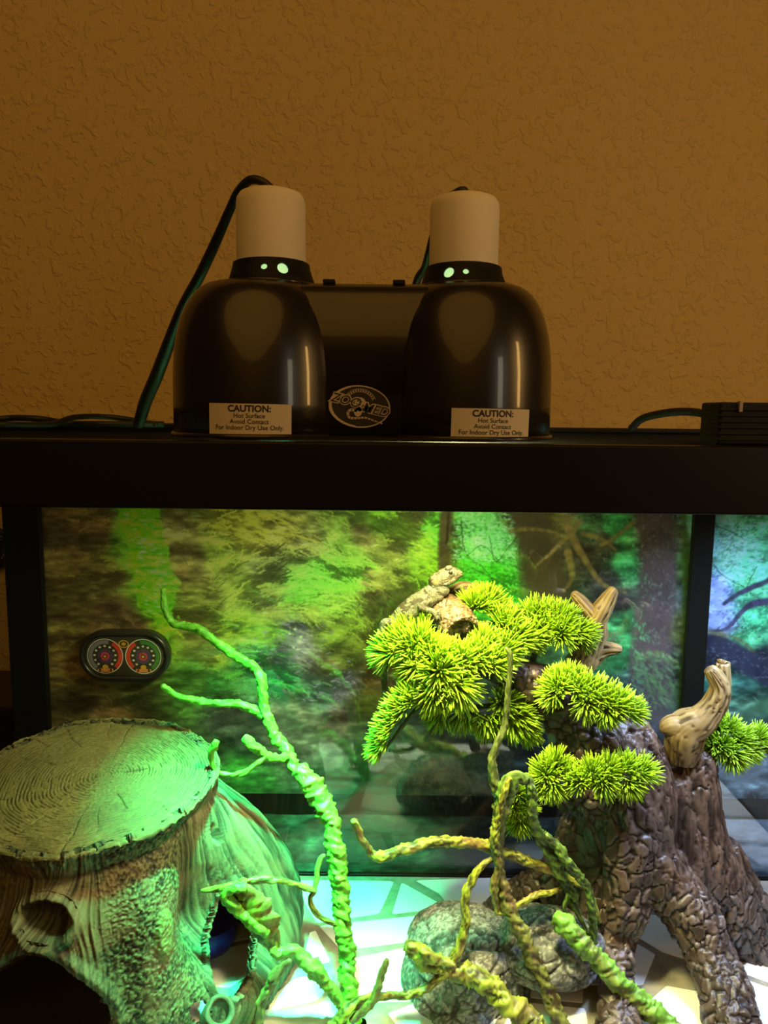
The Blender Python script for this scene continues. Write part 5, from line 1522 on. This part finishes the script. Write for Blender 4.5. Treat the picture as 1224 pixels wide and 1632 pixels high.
# mouth line, ear and eye marks on the head
hx = u - 716; hy = v - 914
def line(x0, y0, x1, y1, w):
    t = np.clip(((u - x0) * (x1 - x0) + (v - y0) * (y1 - y0)) / ((x1 - x0) ** 2 + (y1 - y0) ** 2), 0, 1)
    return np.exp(-(((u - x0 - t * (x1 - x0)) ** 2 + (v - y0 - t * (y1 - y0)) ** 2) / w ** 2))
near = V[:, 1] < LY
dk_ = np.maximum(line(737, 914, 700, 928, .9), line(690, 931, 697, 925, 1.8)) * near
col = mixc(col, (.10, .07, .02), .8 * dk_)
col = mixc(col, (.55, .40, .12), .6 * np.exp(-(((u - 694) / 3.5) ** 2 + ((v - 928) / 2.5) ** 2)))
col = mixc(col, (.10, .12, .08), .7 * line(686, 940, 705, 936, 1.3) * near)
V2 = V + N * (.00055 * sc_ - .0006 * dk_)[:, None]
obj('body', V2, Fc, mat('lizard_skin', 'attr', .6, spec=.3), liz, col=np.clip(col, .01, 1))
M_eye = mat('lizard_eye', (.03, .025, .01), .08)
for s_ in (-1, 1):
    V, Fc = sphere(P(717, 910, LY) + np.array([0, s_ * .0096, 0]), (.0026, .0018, .0020), 14, 10)
    obj('eye', V, Fc, M_eye, liz, label='small dark eye')
# spiny fringe along the jaw and flank
mb = MB()
rg = random.Random(3)
for (xa_, ya_, xb_, yb_, n, yo, ln) in ((690,934,712,930,11,-.0085,.0035),(688,942,706,940,9,-.0095,.0032),(672,966,636,994,22,-.0105,.0022),(668,966,640,988,18,-.0112,.0016)):
    for i in range(n):
        t = i / (n - 1)
        p = P(xa_ + (xb_ - xa_) * t, ya_ + (yb_ - ya_) * t, LY + yo)
        d = np.array([-.5 + rg.uniform(-.2, .2), -.6, -.45]); d /= np.linalg.norm(d)
        a = np.cross(d, [0, 0, 1.]); a /= np.linalg.norm(a); b = np.cross(d, a)
        w = ln * .28
        mb.add([p - d * ln * .3 + a * w, p - d * ln * .3 + b * w, p - d * ln * .3 - a * w, p - d * ln * .3 - b * w, p + d * ln], [(0, 1, 4), (1, 2, 4), (2, 3, 4), (3, 0, 4), (3, 2, 1, 0)])
o = mb.build('spiny_fringe', mat('lizard_spine', (.36, .34, .24), .6), liz); o['kind'] = 'stuff'

# ================= things standing left of the tank, seen through its side =================
tb0 = P(38, 1096, 1.26); 
cb = thing('ribbed_tower', (-.735, 1.24, -.8), 'dark ribbed tower standing outside the tank beyond its left side pane', 'heater')
zt2 = P(20, 1112, 1.20)[2]
rbox('body', -.86, -.577, 1.17, 1.33, -.8, zt2 - .012, M_blackm, cb, .004)
rbox('top_rim', -.862, -.575, 1.168, 1.332, zt2 - .012, zt2, mat('brown_trim', (.035, .022, .015), .4), cb, .003)
for i in range(10):
    rbox('rib', -.852, -.583, 1.167, 1.171, zt2 - .03 - .012 * i, zt2 - .024 - .012 * i, M_black, cb, .001)
pc = P(-26, 876, WY - .03)
pq = thing('wall_plaque', (pc[0], WY - .012, pc[2] - .04), 'round black-rimmed plaque on the wall at the far left edge', 'plaque')
V, Fc = lathe([(.036, 0), (.041, .002), (.042, .010), (.036, .012), (.034, .008), (0, .008)], 40)
V = np.stack([V[:, 0] + pc[0], WY - .0005 - V[:, 2], V[:, 1] + pc[2]], 1); obj('rim', V, Fc, M_black, pq)
mb = MB(); rg = random.Random(6)
for i in range(60):
    a = rg.uniform(0, 6.28); r_ = rg.uniform(.024, .034)
    x, z = pc[0] + r_ * math.cos(a), pc[2] + r_ * math.sin(a); mb.box(x, x + .0013, WY - .0096, WY - .0083, z, z + .0013)
o = mb.build('speckles', mat('silver_speckle', (.6, .65, .6), .3), pq, smooth=False); o['kind'] = 'stuff'
